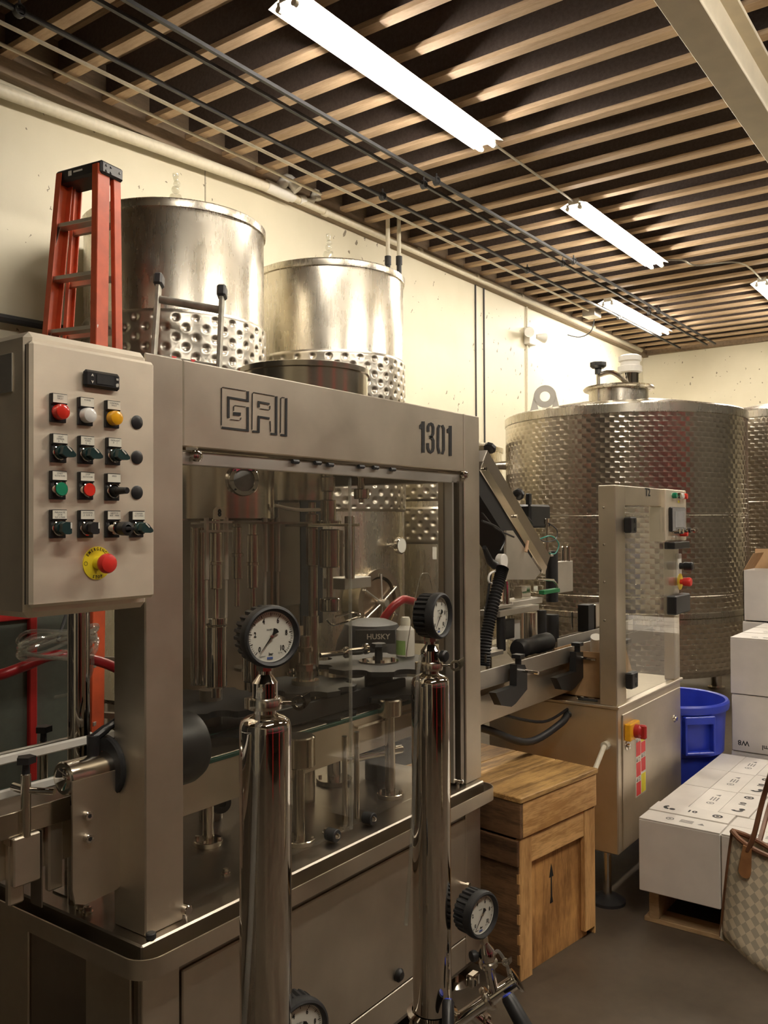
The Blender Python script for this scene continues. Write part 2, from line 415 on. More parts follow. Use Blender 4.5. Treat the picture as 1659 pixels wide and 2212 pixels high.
def joist():
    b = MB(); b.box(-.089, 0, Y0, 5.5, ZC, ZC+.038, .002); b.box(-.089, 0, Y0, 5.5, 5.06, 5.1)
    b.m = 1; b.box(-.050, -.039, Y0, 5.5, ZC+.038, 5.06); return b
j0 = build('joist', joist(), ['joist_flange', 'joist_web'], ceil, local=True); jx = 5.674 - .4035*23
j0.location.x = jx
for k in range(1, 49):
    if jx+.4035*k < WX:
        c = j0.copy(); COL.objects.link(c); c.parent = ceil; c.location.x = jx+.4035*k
stru('trim_1', MB().box(X0, WX, 5.5, WY, 4.66, 5.1, .004), 'ledger')
stru('trim_2', MB().box(WX-.1, WX, Y0, 5.5, 4.69, 5.1, .004), 'ledger')
def seam(px, y0, y1):
    p = oY(WY, px, y0); q = oY(WY, px, y1)
    return MB().box(p.x-.006, p.x+.006, WY-.004, WY, q.z, p.z)
stru('trim_3', seam(443, 368, 470), 'flux_tape')
b = MB(); b.box(X0, WX, 1.326, 1.526, 4.36, 4.385, .004); b.box(X0, WX, 1.415, 1.437, 4.385, 4.75); b.box(X0, WX, 1.326, 1.526, 4.745, 4.77, .004)
stru('ceiling_beam', b, 'beam_paint')
# ------------------------------------------------------------------ fluorescent lamps
def lamp_fixture():
    L = 2.44; t = thing('ceiling_lamp', 'x', 'lamp', (0, 0, 0), 0, 'fluorescent fixtures under the joists')
    b = MB(); b.box(0, L, -.055, .055, -.055, 0, .004)
    b.add([(0, -.055, -.03), (L, -.055, -.03), (L, -.14, -.062), (0, -.14, -.062)], [(0, 1, 2, 3)])
    b.add([(0, .055, -.03), (L, .055, -.03), (L, .14, -.062), (0, .14, -.062)], [(0, 3, 2, 1)])
    build('housing', b, 'white_paint', t, local=True)
    for y in (-.062, .062):
        build('lamp_tube', MB().cyl((.03, y, -.088), (L-.03, y, -.088), .019, n=12), 'lamp_tube', t, local=True)
        for x in (0, L-.03):
            e = MB(); e.cyl((x, y, -.088), (x+.03, y, -.088), .021, n=12); e.box(x+.004, x+.026, y-.012, y+.012, -.075, -.045)
            build('lamp_holder', e, 'white_plastic', t, local=True)
    return t
LZ = 4.765
fx = lamp_fixture(); p = oZ(4.69, 640, 12); q = oZ(4.69, 1050, 322); y1 = (p.y+q.y)/2
fx.location = (q.x-2.47, y1, LZ); fx['label'] = 'long double-tube ceiling lamp, above the beam-mounted black rails next to the stepladder end of the room'
fx['label'] = 'long twin-tube ceiling lamp hanging above the filling machine'
p = oZ(4.69, 1415, 575); f2 = dup(fx, (p.x-2.44, y1, LZ), label='twin-tube ceiling lamp joined by conduit to the lamp over the filling machine')
p = oZ(4.69, 1435, 720); f3 = dup(fx, (p.x-2.44, p.y, LZ), label='twin-tube ceiling lamp close to the far end wall')
p = oZ(4.69, 1645, 612); f4 = dup(fx, (p.x, p.y, LZ), label='twin-tube ceiling lamp cut by the picture edge, fed by a bent conduit')
for xx, lb in ((-.7, 'twin-tube ceiling lamp added over the aisle, unseen behind the camera'), (3.6, 'twin-tube ceiling lamp added over the aisle, out of view beside the cartons'), (7.9, 'twin-tube ceiling lamp added over the aisle, out of view beyond the cartons')): dup(fx, (xx, -.9, LZ), label=lb)  # extra lamps added out of view to light machine fronts and gauges
def conduit(name, label, pts, r, mat='conduit_grey', cat='conduit', group=None, n=8):
    b = MB(); b.tube(pts, r, n); o = build(name, b, mat, None, label=label, cat=cat, group=group); return o
conduit('conduit', 'grey conduit linking the two nearest ceiling lamps', [(q.x-.02, y1, LZ-.02), (f2.location.x+.02, y1, LZ-.02)], .011)
a = Vector((f2.location.x+2.44, y1, LZ-.015)); e = f4.location
conduit('conduit', 'bent grey conduit running from a ceiling lamp across joists to the cut-off lamp', smooth_path([a, a+Vector((.15, -.25, 0)), (e.x-1.1, e.y+.5, LZ-.015), (e.x-.9, e.y+.05, LZ-.015), (e.x, e.y, LZ-.02)], 5), .011)
def zrail(z, *pp): return [oZ(z, *p) for p in pp]
yA = 5.10
conduit('conduit', 'pale grey conduit along the joists next to the wall drain pipe', [(X0, yA, 4.745), (12.2, yA, 4.745)], .014, 'pvc')
conduit('conduit', 'short pale conduit in the ceiling corner above the stepladder', [(X0, 5.33, 4.745), (6.3, 5.33, 4.745)], .013, 'pvc')
pj = Vector((12.25, yA, 4.70)); b = MB(); b.box(pj.x-.12, pj.x+.12, pj.y-.1, pj.y+.1, 4.66, 4.77, .006); b.m = 1; b.tube(smooth_path([pj+Vector((.1, 0, -.05)), pj+Vector((.2, .1, -.2)), pj+Vector((.25, .3, -.25)), (pj.x+.2, WY-.02, 4.5)], 6), .008)
build('junction_box', b, ['conduit_grey', 'dark_iron'], None, label='grey junction box at the end of the ceiling conduit', cat='box')
for nm, pp in (('black steel rail under the joists, nearest the wall conduit', (703, 361)), ('middle black steel rail under the joists', (804, 336)), ('black steel rail under the joists, nearest the lamps', (898, 365))):
    y = oZ(4.70, *pp).y
    t = thing('ceiling_rail', nm, 'rail', (X0, y, 4.70), 0, 'black rails under the ceiling')
    build('rail', MB().box(X0, WX-.3, y-.013, y+.013, 4.687, 4.713), 'dark_iron', t)
    for x in (2.9, 6.6, 9.6, 12.6):
        b = MB(); b.cyl((x, y, 4.71), (x, y, ZC), .008, n=8); b.m = 0; b.lathe((x, y-.02, 4.70), (0, 1, 0), [(.03, 0), (.04, 0), (.04, .04), (.03, .04), (.03, 0)], 12); build('hanger', b, 'dark_iron', t)
# drain pipe with a wye, on the left wall
t = thing('drain_pipe', 'cream drain pipe with wye fitting along the top of the concrete wall', 'pipe', (0, 5.5, 4.5))
P0 = oY(5.5, 0, 195); PW = oY(5.5, 600, 412); P1 = oY(5.5, 1385, 757); d0 = (PW-P0); Pm = P0-d0*1.6
build('pipe_run', MB().cyl(Pm, PW, .047), 'pvc', t)
build('pipe_run', MB().cyl(PW, P1, .037), 'pvc', t)
up = oZ(ZC, 634, 352); up.y = 5.38
b = MB(); b.cyl(PW-Vector((.16, 0, 0)), PW+Vector((.16, 0, 0)), .056); b.tube(smooth_path([PW, PW+Vector((.10, -.03, .13)), (PW.x+.17, 5.40, ZC-.045)], 6), .052, 14); b.cyl(PW+Vector((.15, 0, 0)), PW+Vector((.21, 0, 0)), .046)
build('wye_fitting', b, 'white_plastic', t)
e0 = oY(5.5, 652, 432); b = MB(); b.tube(smooth_path([e0-Vector((.02, 0, 0)), e0+Vector((.12, -.01, .02)), e0+Vector((.16, -.04, .12)), (e0.x+.17, 5.44, ZC-.03)], 6), .032, 12); b.cyl(e0-Vector((.05, 0, .012)), e0+Vector((.03, 0, .008)), .044)
build('branch_elbow', b, 'white_plastic', t)
for px, py in ((702, 458), (905, 543), (1028, 598), (1125, 641), (1280, 707)):
    s = oY(5.5, px, py); build('pipe_coupling', MB().cyl(s-Vector((.03, 0, 0)), s+Vector((.03, 0, 0)), .043), 'pvc', t)
# wall cables and the emergency lamp
for px, lb in ((1027, 'black cable dropping down the wall, left of a pair'), (1045, 'black cable dropping down the wall, right of a pair')):
    a = oY(WY-.01, px, 604); c = oY(WY-.01, px-4, 930); conduit('wall_cable', lb, [(a.x, WY-.01, 4.75), (a.x, WY-.01, 0)], .011, 'dark_iron', 'cable', 'cables down the wall')
a = oY(WY-.02, 1138, 655)
conduit('wall_conduit', 'cream conduit dropping to the emergency light', [(a.x, WY-.02, 4.7), (a.x, WY-.02, 1.2)], .014, 'pvc')
el = oY(WY-.06, 1146, 727); t = thing('emergency_light', 'white two-headed emergency light on the wall conduit', 'lamp', (el.x, WY-.06, el.z))
build('lamp_body', MB().box(el.x-.10, el.x+.10, WY-.10, WY, el.z-.12, el.z+.12, .01), 'white_plastic', t)
for s, ln in ((-1, .26), (1, .24)):
    b = MB(); b.lathe((el.x+s*.12, WY-.09, el.z+.02), (s*.8, -.5, -.1), [(0, 0), (.03, 0), (.07, .13), (.07, .15), (0, .15)], 14); build('lamp_head', b, 'white_plastic', t)
for px, lb in ((838, 'white drop pipe with black hose end beside the tank, left one'), (862, 'white drop pipe with black hose end beside the tank, right one')):
    a = oY(5.30, px, 560); t = thing('drop_pipe', lb, 'pipe', (a.x, a.y, a.z), 0, 'drop pipes beside the tank')
    build('pipe', MB().cyl((a.x, a.y, a.z), (a.x, a.y, ZC+.1), .022), 'pvc', t)
    b = MB(); b.cyl((a.x, a.y, a.z-.06), (a.x, a.y, a.z+.03), .034); b.cyl((a.x, a.y, a.z-1.6), (a.x, a.y, a.z-.05), .026); build('black_hose', b, 'black_rubber', t)
a = oY(5.5, 0, 686); c = oY(5.5, 110, 706); d = (c-a)
conduit('black_pipe', 'black hose on the wall behind the orange stepladder', [a-d*3, c, c+d*.25], .03, 'black_rubber', 'hose')
# ------------------------------------------------------------------ tanks
def jacket(cx, cy, R, z0, z1, sp, rd, a_c, half, step=.0085):
    """puffed dimple jacket as a real relief; only the half of the shell that faces the room is finely cut"""
    b = MB(); nu = int(2*half*R/step); nv = int((z1-z0)/step); vs = []; fs = []
    for j in range(nv+1):
        z = z0+(z1-z0)*j/nv
        for i in range(nu+1):
            u = -half*R+2*half*R*i/nu; h = .012
            ed = min(z-z0, z1-z); h *= min(1, ed/.02)
            r_ = round(z/(sp*.5)); best = 9
            for rr in (r_-1, r_, r_+1):
                off = sp*.5 if rr % 2 else 0; uu = round((u-off)/sp)*sp+off
                best = min(best, math.hypot(u-uu, z-rr*sp*.5))
            if ed > .03: h -= .013*math.exp(-(best/rd)**2) - .0015*math.exp(-((best-rd*1.7)/(rd*.7))**2)
            a = a_c+u/R; vs.append((cx+(R+h)*math.cos(a), cy+(R+h)*math.sin(a), z))
    for j in range(nv):
        for i in range(nu): k = j*(nu+1)+i; fs.append((k, k+1, k+nu+2, k+nu+1))
    b.add(vs, fs); return b
def airlock(cx, cy, z, where):
    t = thing('airlock', 'clear plastic airlock bubbler on the '+where, 'airlock', (cx, cy, z), 0, 'airlocks on the dimpled tanks')
    b = MB(); b.lathe((cx, cy, z), (0, 0, 1), [(.012, 0), (.02, .01), (.045, .02), (.05, .10), (.04, .13), (.02, .14)], 16)
    b.ball((cx, cy, z+.17), .03, 14); b.ball((cx+.012, cy, z+.215), .026, 14); b.lathe((cx, cy, z+.23), (0, 0, 1), [(.012, 0), (.022, .04), (.022, .055), (.012, .06)], 14)
    build('bubbler', b, 'clear_plastic', t); build('bung', MB().lathe((cx, cy, z-.02), (0, 0, 1), [(0, 0), (.025, 0), (.03, .03), (0, .03)], 14), 'white_plastic', t); return t
def tank(cx, cy, R, zt, bands, label, lid=True, weld=True):
    t = thing('steel_tank', label, 'tank', (cx, cy, 0), 0, 'dimple-jacket tanks along the wall'); a_c = math.atan2(-cy, -cx)
    pr = [(0, .42), (R-.05, .42), (R, .46), (R, zt-.03), (R-.005, zt)]
    build('shell', MB().lathe((cx, cy, 0), (0, 0, 1), pr, 96), 'steel_tank', t)
    b = MB(); b.lathe((cx, cy, zt), (0, 0, 1), [(R-.01, -.035), (R+.012, -.035), (R+.016, -.01), (R+.016, .012), (R+.004, .022), (R-.06, .045), (R*.6, .09), (.1, .115), (0, .12)], 96)
    build('lid', b, 'steel_tank', t); airlock(cx, cy, zt+.141, label) if zt > 3 else None
    for k in range(4):
        a = PI/4+k*PI/2; x, y = cx+math.cos(a)*R*.8, cy+math.sin(a)*R*.8
        b = MB(); b.cyl((x, y, 0), (x, y, .46), .035); b.cyl((x, y, 0), (x, y, .02), .06); build('leg', b, 'steel_part', t)
    for z0, z1 in bands: build('dimple_jacket', jacket(cx, cy, R+.002, z0, z1, .128, .018, a_c, 1.75), 'steel_jacket', t, angle=180)
    return t
T1 = tank(4.14, 4.87, .628, 3.70, [(1.7, 3.0)], 'dimpled steel tank right behind the orange stepladder')
T2 = tank(5.83, 4.85, .652, 3.71, [(1.7, 3.0)], 'dimpled steel tank nearest the two white drop pipes')
T3 = tank(7.70, 4.90, .65, 2.36, [(1.82, 2.1), (1.40, 1.765)], 'low dimpled steel tank seen through the machine window')
# seam and manway on tank 2, thermometers
def on_tank(cx, cy, R, px, py):
    d = ray(px, py); A = d.x**2+d.y**2; B = -2*(d.x*cx+d.y*cy); Cc = cx*cx+cy*cy-R*R
    D = B*B-4*A*Cc; tt = (-B-math.sqrt(max(D, 0)))/(2*A); p = CO+d*tt; n = Vector((p.x-cx, p.y-cy, 0)).normalized(); return p, n
p, n = on_tank(5.83, 4.85, .652, 842, 1178)
b = MB(); b.cyl(p-n*.02, p+n*.10, .02, n=12); b.lathe(p+n*.08, n, [(0, 0), (.06, 0), (.07, .01), (.07, .04), (.06, .045)], 24); b.m = 1; b.cyl(p+n*.120, p+n*.124, .06)
build('thermometer', b, ['steel_polished', 'dial_white'], T2)
p, n = on_tank(5.83, 4.85, .652, 790, 1300); n = (n+Vector((.35, -.5, 0))).normalized()
b = MB(); b.lathe(p-n*.05, n, [(.21, 0), (.235, 0), (.235, .16), (.27, .17), (.27, .20), (.21, .20), (.20, .02)], 36); build('manway_ring', b, 'steel_part', T2)
b = MB(); b.lathe(p+n*.13, n, [(0, .015), (.1, .01), (.19, 0), (.20, -.02)], 32); build('manway_cover', b, 'copper_tan', T2)
b = MB()
for k in range(6):
    a = k*PI/3; u, v = MB().frame(n); b.tube([p+n*.17, p+n*.16+(u*math.cos(a)+v*math.sin(a))*.23], .008, 6)
b.cyl(p+n*.14, p+n*.22, .03); build('manway_spokes', b, 'aluminium', T2)
p, n = on_tank(7.70, 4.90, .65, 939, 1195)
build('tag', MB().bar(p+n*.01+Vector((0, 0, .06)), p+n*.01-Vector((0, 0, .06)), .04, .006, n), 'white_plastic', T3)
# marbled tanks
def marble_tank(cx, cy, R, zt, label):
    t = thing('marbled_tank', label, 'tank', (cx, cy, 0), 0, 'marbled tanks by the end wall')
    build('shell', MB().lathe((cx, cy, 0), (0, 0, 1), [(0, .3), (R-.05, .3), (R, .36), (R, zt-.07)], 128), 'marbled_steel', t)
    b = MB(); b.lathe((cx, cy, 0), (0, 0, 1), [(R+.002, zt-.075), (R+.006, zt-.07), (R+.006, zt), (R-.02, zt+.015), (R*.6, zt+.10), (.3, zt+.16), (0, zt+.165)], 128)
    build('top_cone', b, 'steel_tank', t)
    b = MB()
    for z in (zt-.93, .985): b.lathe((cx, cy, z), (0, 0, 1), [(R, -.004), (R+.004, 0), (R, .004)], 128)
    build('weld_seam', b, 'steel_tank', t)
    b = MB(); b.lathe((cx, cy, .80), (0, 0, 1), [(R, -.05), (R+.02, -.045), (R+.02, -.005), (R+.008, 0), (R+.02, .005), (R+.02, .045), (R, .05)], 128); build('band', b, 'steel_tank', t)
    for k in range(4):
        a = PI/4+k*PI/2; x, y = cx+math.cos(a)*R*.85, cy+math.sin(a)*R*.85
        b = MB(); b.cyl((x, y, 0), (x, y, .36), .05); b.cyl((x, y, 0), (x, y, .02), .08); build('leg', b, 'steel_part', t)
    return t
ang = math.radians(20.76); rB = 8.55; RB = rB*math.sin(math.radians(7.4)); bx, by = rB*math.cos(ang), rB*math.sin(ang)
ZB = CO.z + (1130-905)/F*(rB*math.cos(ang-YAW))
TB = marble_tank(bx, by, RB, ZB, 'large marbled steel tank with manway and lifting lug on top')
marble_tank(10.4, 2.05, 1.1, 1.6+(1127-898)/F*9.3, 'marbled steel tank half hidden by the largest one')
# top fittings of the big tank
d = Vector((-bx, -by, 0)).normalized(); sd = Vector((-d.y, d.x, 0))   # d towards camera, sd to the right in view
mw = Vector((bx, by, 0))+d*.55-sd*.03; zz = ZB+.10
b = MB(); b.lathe((mw.x, mw.y, zz-.08), (0, 0, 1), [(.26, 0), (.26, .16), (.30, .165), (.31, .18), (.30, .195), (.15, .215), (0, .22)], 40); build('manway', b, 'steel_tank', TB)
c = mw+sd*.10; b = MB(); b.cyl((c.x, c.y, zz+.12), (c.x, c.y, zz+.24), .075); build('valve_neck', b, 'steel_polished', TB)
b = MB(); b.lathe((c.x, c.y, zz+.235), (0, 0, 1), [(.08, 0), (.105, .01), (.105, .06), (.085, .07), (.085, .10), (.10, .11), (.10, .15), (.07, .165), (0, .17)], 24); build('valve_cap', b, 'white_plastic', TB)
c = mw-sd*.17+d*.2; b = MB(); b.cyl((c.x, c.y, zz-.05), (c.x, c.y, zz+.24), .016, n=10); b.tube(smooth_path([c+Vector((0, 0, zz+.2)), c+sd*.12+Vector((0, 0, zz+.22)), c+sd*.24-d*.1+Vector((0, 0, zz+.14))], 6), .022, 8); build('clamp_arm', b, 'steel_part', TB)
b = MB(); b.cyl((c.x, c.y, zz+.21), (c.x, c.y, zz+.27), .03, n=10); b.lathe((c.x, c.y, zz+.26), (0, 0, 1), [(0, 0), (.05, 0), (.075, .02), (.075, .05), (.05, .06), (0, .06)], 8); build('knob', b, 'black_plastic', TB)
lg = Vector((bx, by, 0))+d*.75-sd*.66; b = MB(); lz = ZB+.005
pts = [lg-sd*.115+Vector((0, 0, lz-.02)), lg+sd*.115+Vector((0, 0, lz-.02))]+[lg+sd*(.085*math.cos(a))+Vector((0, 0, lz+.15+.085*math.sin(a))) for a in [i*PI/10 for i in range(11)]]
# lug plate with a hole: ring plus feet
b.lathe(lg+Vector((0, 0, lz+.13))-d*.008, d, [(.045, 0), (.10, 0), (.10, .016), (.045, .016), (.045, 0)], 24)
for s in (-1, 1): b.prism([lg+sd*s*.04+Vector((0, 0, lz-.03))-d*.008, lg+sd*s*.14+Vector((0, 0, lz-.03))-d*.008, lg+sd*s*.098+Vector((0, 0, lz+.14))-d*.008, lg+sd*s*.075+Vector((0, 0, lz+.08))-d*.008], d*.016)
b.bar(lg-sd*.14+Vector((0, 0, lz-.02)), lg+sd*.14+Vector((0, 0, lz-.02)), .03, .03)
build('lifting_lug', b, 'aluminium', TB)
sp = Vector((bx, by, ZB-.42))-sd*(RB*.99); build('side_spout', MB().cyl(sp, sp-sd*.16+d*.0, .045, .035), 'steel_tank', TB)
# ------------------------------------------------------------------ filling machine
def depth_of(p): return (Vector(p)-CO).dot(CF)
def pm(p, n): return n*depth_of(p)/F          # n picture pixels at the distance of p, in metres
def vcyl(mb, px, y, py0, py1, wpx, n=20, c=.001, w2=None):
    a = oY(y, px, py0); z1 = oY(y, px, py1).z; r = pm(a, wpx)/2
    return mb.cyl((a.x, y, z1), (a.x, y, a.z), r if w2 is None else pm(a, w2)/2, r, n, c)
MX0, MX1 = 1.215, 2.665; PZ = .71
FM = thing('filling_machine', 'stainless steel filling machine with large front window and header plate marked 1301', 'machine', (1.94, 1.95, 0))
build('base_cabinet', MB().box(1.205, 2.66, 1.537, 2.38, .08, .65, .006), 'steel_dark', FM)
d = oY(1.53, 1004, 2045).z
b = MB(); b.box(1.316, 2.553, 1.528, 1.537, .2, .597, .003); bd = build('base_door', b, 'steel_panel', FM)
build('base_panel', MB().box(2.559, 2.658, 1.531, 1.537, .1, .645, .002), 'steel_panel', FM)
build('base_panel', MB().box(1.207, 1.310, 1.531, 1.537, .1, .645, .002), 'steel_panel', FM)
build('base_panel', MB().box(1.316, 2.553, 1.530, 1.537, .1, .195, .002), 'steel_panel', FM)
build('side_panel', MB().box(1.198, 1.205, 1.56, 1.72, .1, .645, .002), 'steel_panel', FM)
build('side_panel', MB().box(1.198, 1.205, 1.95, 2.36, .1, .645, .002), 'steel_panel', FM)
for px, py in ((995, 1908),):
    p = oY(1.53, px, py); b = MB(); b.cyl((p.x, 1.53, p.z), (p.x, 1.50, p.z), .006, n=10); b.cyl((p.x, 1.505, p.z), (p.x, 1.495, p.z), .010, n=12); build('door_latch', b, 'steel_polished', FM)
p = oY(1.53, 858, 2105); build('door_pull', MB().lathe((p.x, 1.53, p.z), (0, -1, 0), [(.018, 0), (.02, .01), (.012, .018), (0, .02)], 14), 'black_plastic', FM)
for x, y in ((1.26, 1.60), (2.60, 1.60), (1.26, 2.32), (2.60, 2.32)):
    b = MB(); b.cyl((x, y, .0), (x, y, .018), .045, .03); b.cyl((x, y, .018), (x, y, .09), .011, n=10); b.cyl((x, y, .05), (x, y, .065), .02, n=6); build('levelling_foot', b, 'steel_part', FM)
# table plate, skirt and rounded gutter
b = MB(); b.box(1.185, 2.64, 1.505, 2.40, .65, PZ, .004); build('table_plate', b, 'steel_dark', FM)
def rrect(x0, x1, y0, y1, r, z, n=8):
    out = []
    for cx, cy, a in ((x1-r, y0+r, -PI/2), (x1-r, y1-r, 0), (x0+r, y1-r, PI/2), (x0+r, y0+r, PI)):
        for i in range(n+1): t = a+PI/2*i/n; out.append(Vector((cx+r*math.cos(t), cy+r*math.sin(t), z)))
    return out
b = MB(); R0 = (1.158, 2.683, 1.470, 2.435)
lo = rrect(*R0, .055, .648); hi = rrect(*R0, .055, .690); ih = rrect(1.162, 2.679, 1.474, 2.431, .051, .690); il = rrect(1.162, 2.679, 1.474, 2.431, .051, .652)
n = len(lo); b.add(lo+hi+ih+il, [(i, (i+1) % n, (i+1) % n+n, i+n) for i in range(n)]+[(i+n, (i+1) % n+n, (i+1) % n+2*n, i+2*n) for i in range(n)]+[(i+2*n, (i+1) % n+2*n, (i+1) % n+3*n, i+3*n) for i in range(n)])
b.add(lo, [tuple(range(n))]); build('drip_gutter', b, 'steel_panel', FM)
# frame
def post(x0, x1, y0, y1, nm='post'): return build(nm, MB().box(x0, x1, y0, y1, PZ, 1.976, .003), 'steel_panel', FM)
post(MX0, 1.322, 1.53, 1.64); post(2.562, MX1, 1.53, 1.64); post(MX0, 1.322, 2.29, 2.40); post(2.562, MX1, 2.29, 2.40)
hd = build('header_plate', MB().box(1.324, 2.560, 1.532, 1.60, 1.778, 1.976, .003), 'steel_panel', FM)
build('rear_header', MB().box(1.324, 2.560, 2.33, 2.40, 1.778, 1.976, .003), 'steel_panel', FM)
build('side_header', MB().box(2.585, MX1, 1.642, 2.288, 1.747, 1.976, .003), 'steel_dark', FM)
build('side_header', MB().box(MX0, 1.295, 1.642, 2.288, 1.50, 1.976, .003), 'steel_dark', FM)
build('rear_panel', MB().box(1.87, 2.560, 2.335, 2.341, PZ, 1.777), 'steel_dark', FM)
# logo strokes and number, cut into the header plate
HB = 1.5315
def ribbon(mb, pts, w_, sc_, ox, oy):
    """stroke of even width, drawn on the header plate"""
    P = [(ox+x*sc_, oy+y*sc_) for x, y in pts]; hw = max(w_*sc_/2, .55); L_, R_ = [], []
    for i in range(len(P)):
        ns_ = []
        for j in (i-1, i):
            if 0 <= j < len(P)-1:
                dx, dy = P[j+1][0]-P[j][0], P[j+1][1]-P[j][1]; l = math.hypot(dx, dy); ns_.append((-dy/l, dx/l))
        nx, ny = sum(q[0] for q in ns_), sum(q[1] for q in ns_); l = math.hypot(nx, ny); nx, ny = nx/l, ny/l; k = hw/max(.5, nx*ns_[0][0]+ny*ns_[0][1])
        L_.append((P[i][0]+nx*k, P[i][1]+ny*k)); R_.append((P[i][0]-nx*k, P[i][1]-ny*k))
    for i in range(len(P)-1): mb.prism([oY(HB, *q) for q in (L_[i], L_[i+1], R_[i+1], R_[i])], (0, -.0012, 0))
b = MB(); lg_ = lambda w_, *p: ribbon(b, p, w_, .1786, 470, 820)
lg_(5, (45, 552), (48, 105), (62, 92), (340, 138)); lg_(25, (365, 142), (365, 256), (131, 216), (131, 465)); lg_(5, (193, 380), (195, 325), (210, 312), (340, 330)); lg_(25, (364, 332), (364, 617), (52, 580)); lg_(40, (191, 412), (278, 420)); lg_(5, (155, 482), (262, 494), (278, 482), (282, 458))
lg_(5, (416, 605), (420, 175), (435, 155), (688, 200)); lg_(24, (710, 203), (708, 662), (640, 655)); lg_(24, (496, 335), (498, 272), (626, 296)); lg_(5, (518, 352), (620, 368), (632, 355), (634, 318)); lg_(25, (626, 470), (498, 450), (494, 632), (422, 627)); lg_(5, (636, 502), (640, 630))
lg_(5, (760, 645), (764, 230), (780, 214), (810, 219)); lg_(24, (830, 225), (827, 677), (762, 668))
build('logo_lettering', b, 'ink_black', hd, kind='stuff', label='black stencilled letters GAI')
b = MB(); nb_ = lambda w_, *p: ribbon(b, p, w_, .1155, 890, 900)
pl_ = lambda *p: b.prism([oY(HB, 890+x*.1155, 900+y*.1155) for x, y in p], (0, -.0012, 0))
for q in (((180, 88), (235, 88), (235, 675), (180, 675)), ((140, 155), (180, 120), (180, 230), (140, 230)), ((690, 172), (740, 172), (740, 735), (690, 735)), ((652, 235), (690, 205), (690, 305), (652, 305))): pl_(*q)
nb_(46, (300, 282), (300, 190), (320, 145), (350, 132), (380, 150), (395, 200), (393, 320), (372, 365), (330, 380)); nb_(46, (330, 385), (375, 400), (396, 450), (396, 590), (380, 645), (350, 666), (318, 648), (296, 590), (294, 495))
nb_(44, (512, 158), (488, 215), (484, 570), (512, 690)); nb_(44, (562, 160), (590, 220), (590, 620), (562, 700))
build('number_lettering', b, 'ink_black', hd, kind='stuff', label='black stencilled number 1301')
# sliding window: track, rollers, two panes
build('door_track', MB().box(1.33, 2.555, 1.545, 1.56, 1.738, 1.770, .002), 'aluminium', FM)
for px, py in ((420, 985), (1000, 1027)):
    p = oY(1.54, px, py); b = MB(); b.lathe((p.x, 1.545, p.z), (0, -1, 0), [(0, 0), (.010, 0), (.010, .006), (.014, .008), (.014, .018), (.008, .022), (0, .022)], 16); b.box(p.x-.03, p.x+.006, 1.535, 1.545, p.z+.012, p.z+.022); build('track_roller', b, 'steel_polished', FM)
for px, py in ((638, 997), (686, 1000), (713, 1004), (780, 1008), (811, 1010), (848, 1014)):
    p = oY(1.54, px, py); build('track_bolt', MB().cyl((p.x-.012, 1.54, p.z), (p.x+.012, 1.54, p.z), .006, n=8), 'dark_iron', FM)
xs1 = oY(1.556, 757, 1400).x; xs2 = oY(1.572, 592, 1060).x
g1 = build('window_pane', MB().box(1.326, xs1, 1.553, 1.559, .725, 1.742), 'pane_glass', FM)
build('pane_edge', MB().box(xs1-.003, xs1+.003, 1.552, 1.560, .725, 1.742), 'clear_plastic', g1)
g2 = build('window_pane', MB().box(xs2, 2.55, 1.569, 1.575, .725, 1.742), 'pane_glass', FM)
build('pane_edge', MB().box(2.505, 2.515, 1.545, 1.575, .725, 1.742), 'aluminium', g2)
build('pane_edge', MB().box(2.535, 2.556, 1.535, 1.60, .72, 1.745), 'steel_dark', g2)
for px, py in ((706, 1817), (788, 1781)):
    p = oZ(PZ, px, py); b = MB(); b.cyl((p.x, 1.575, PZ+.022), (p.x, 1.540, PZ+.022), .018, n=18, c=.002); b.m = 1; b.lathe((p.x, 1.540, PZ+.022), (0, -1, 0), [(.009, 0), (.006, .006), (0, .007)], 10); build('pane_roller', b, ['black_rubber', 'steel_polished'], FM)
for px, py, rr in ((404, 1968, .012), (997, 1690, .007)):
    p = oZ(PZ+.02, px, py); b = MB(); b.cyl((p.x, 1.56, PZ+.022), (p.x, 1.515, PZ+.022), rr, n=12, c=.002); b.cyl((p.x, 1.535, PZ), (p.x, 1.535, PZ+.03), rr*.7, n=10); build('stop_bolt', b, 'steel_polished', FM)
p = oZ(PZ, 313, 2030); build('stop_bolt', MB().cyl((p.x+.01, 1.516, PZ), (p.x+.01, 1.516, PZ+.014), .011, n=12, c=.002), 'dark_iron', FM)
for px, py in ((175, 1964), (190, 1972), (488, 1888), (705, 1800), (735, 1795)):
    p = oZ(PZ, px, py); b = MB(); b.cyl((p.x, p.y, PZ), (p.x, p.y, PZ+.004), .012, n=12); b.cyl((p.x, p.y, PZ), (p.x, p.y, PZ+.014), .008, n=6); build('table_bolt', b, 'steel_part', FM)
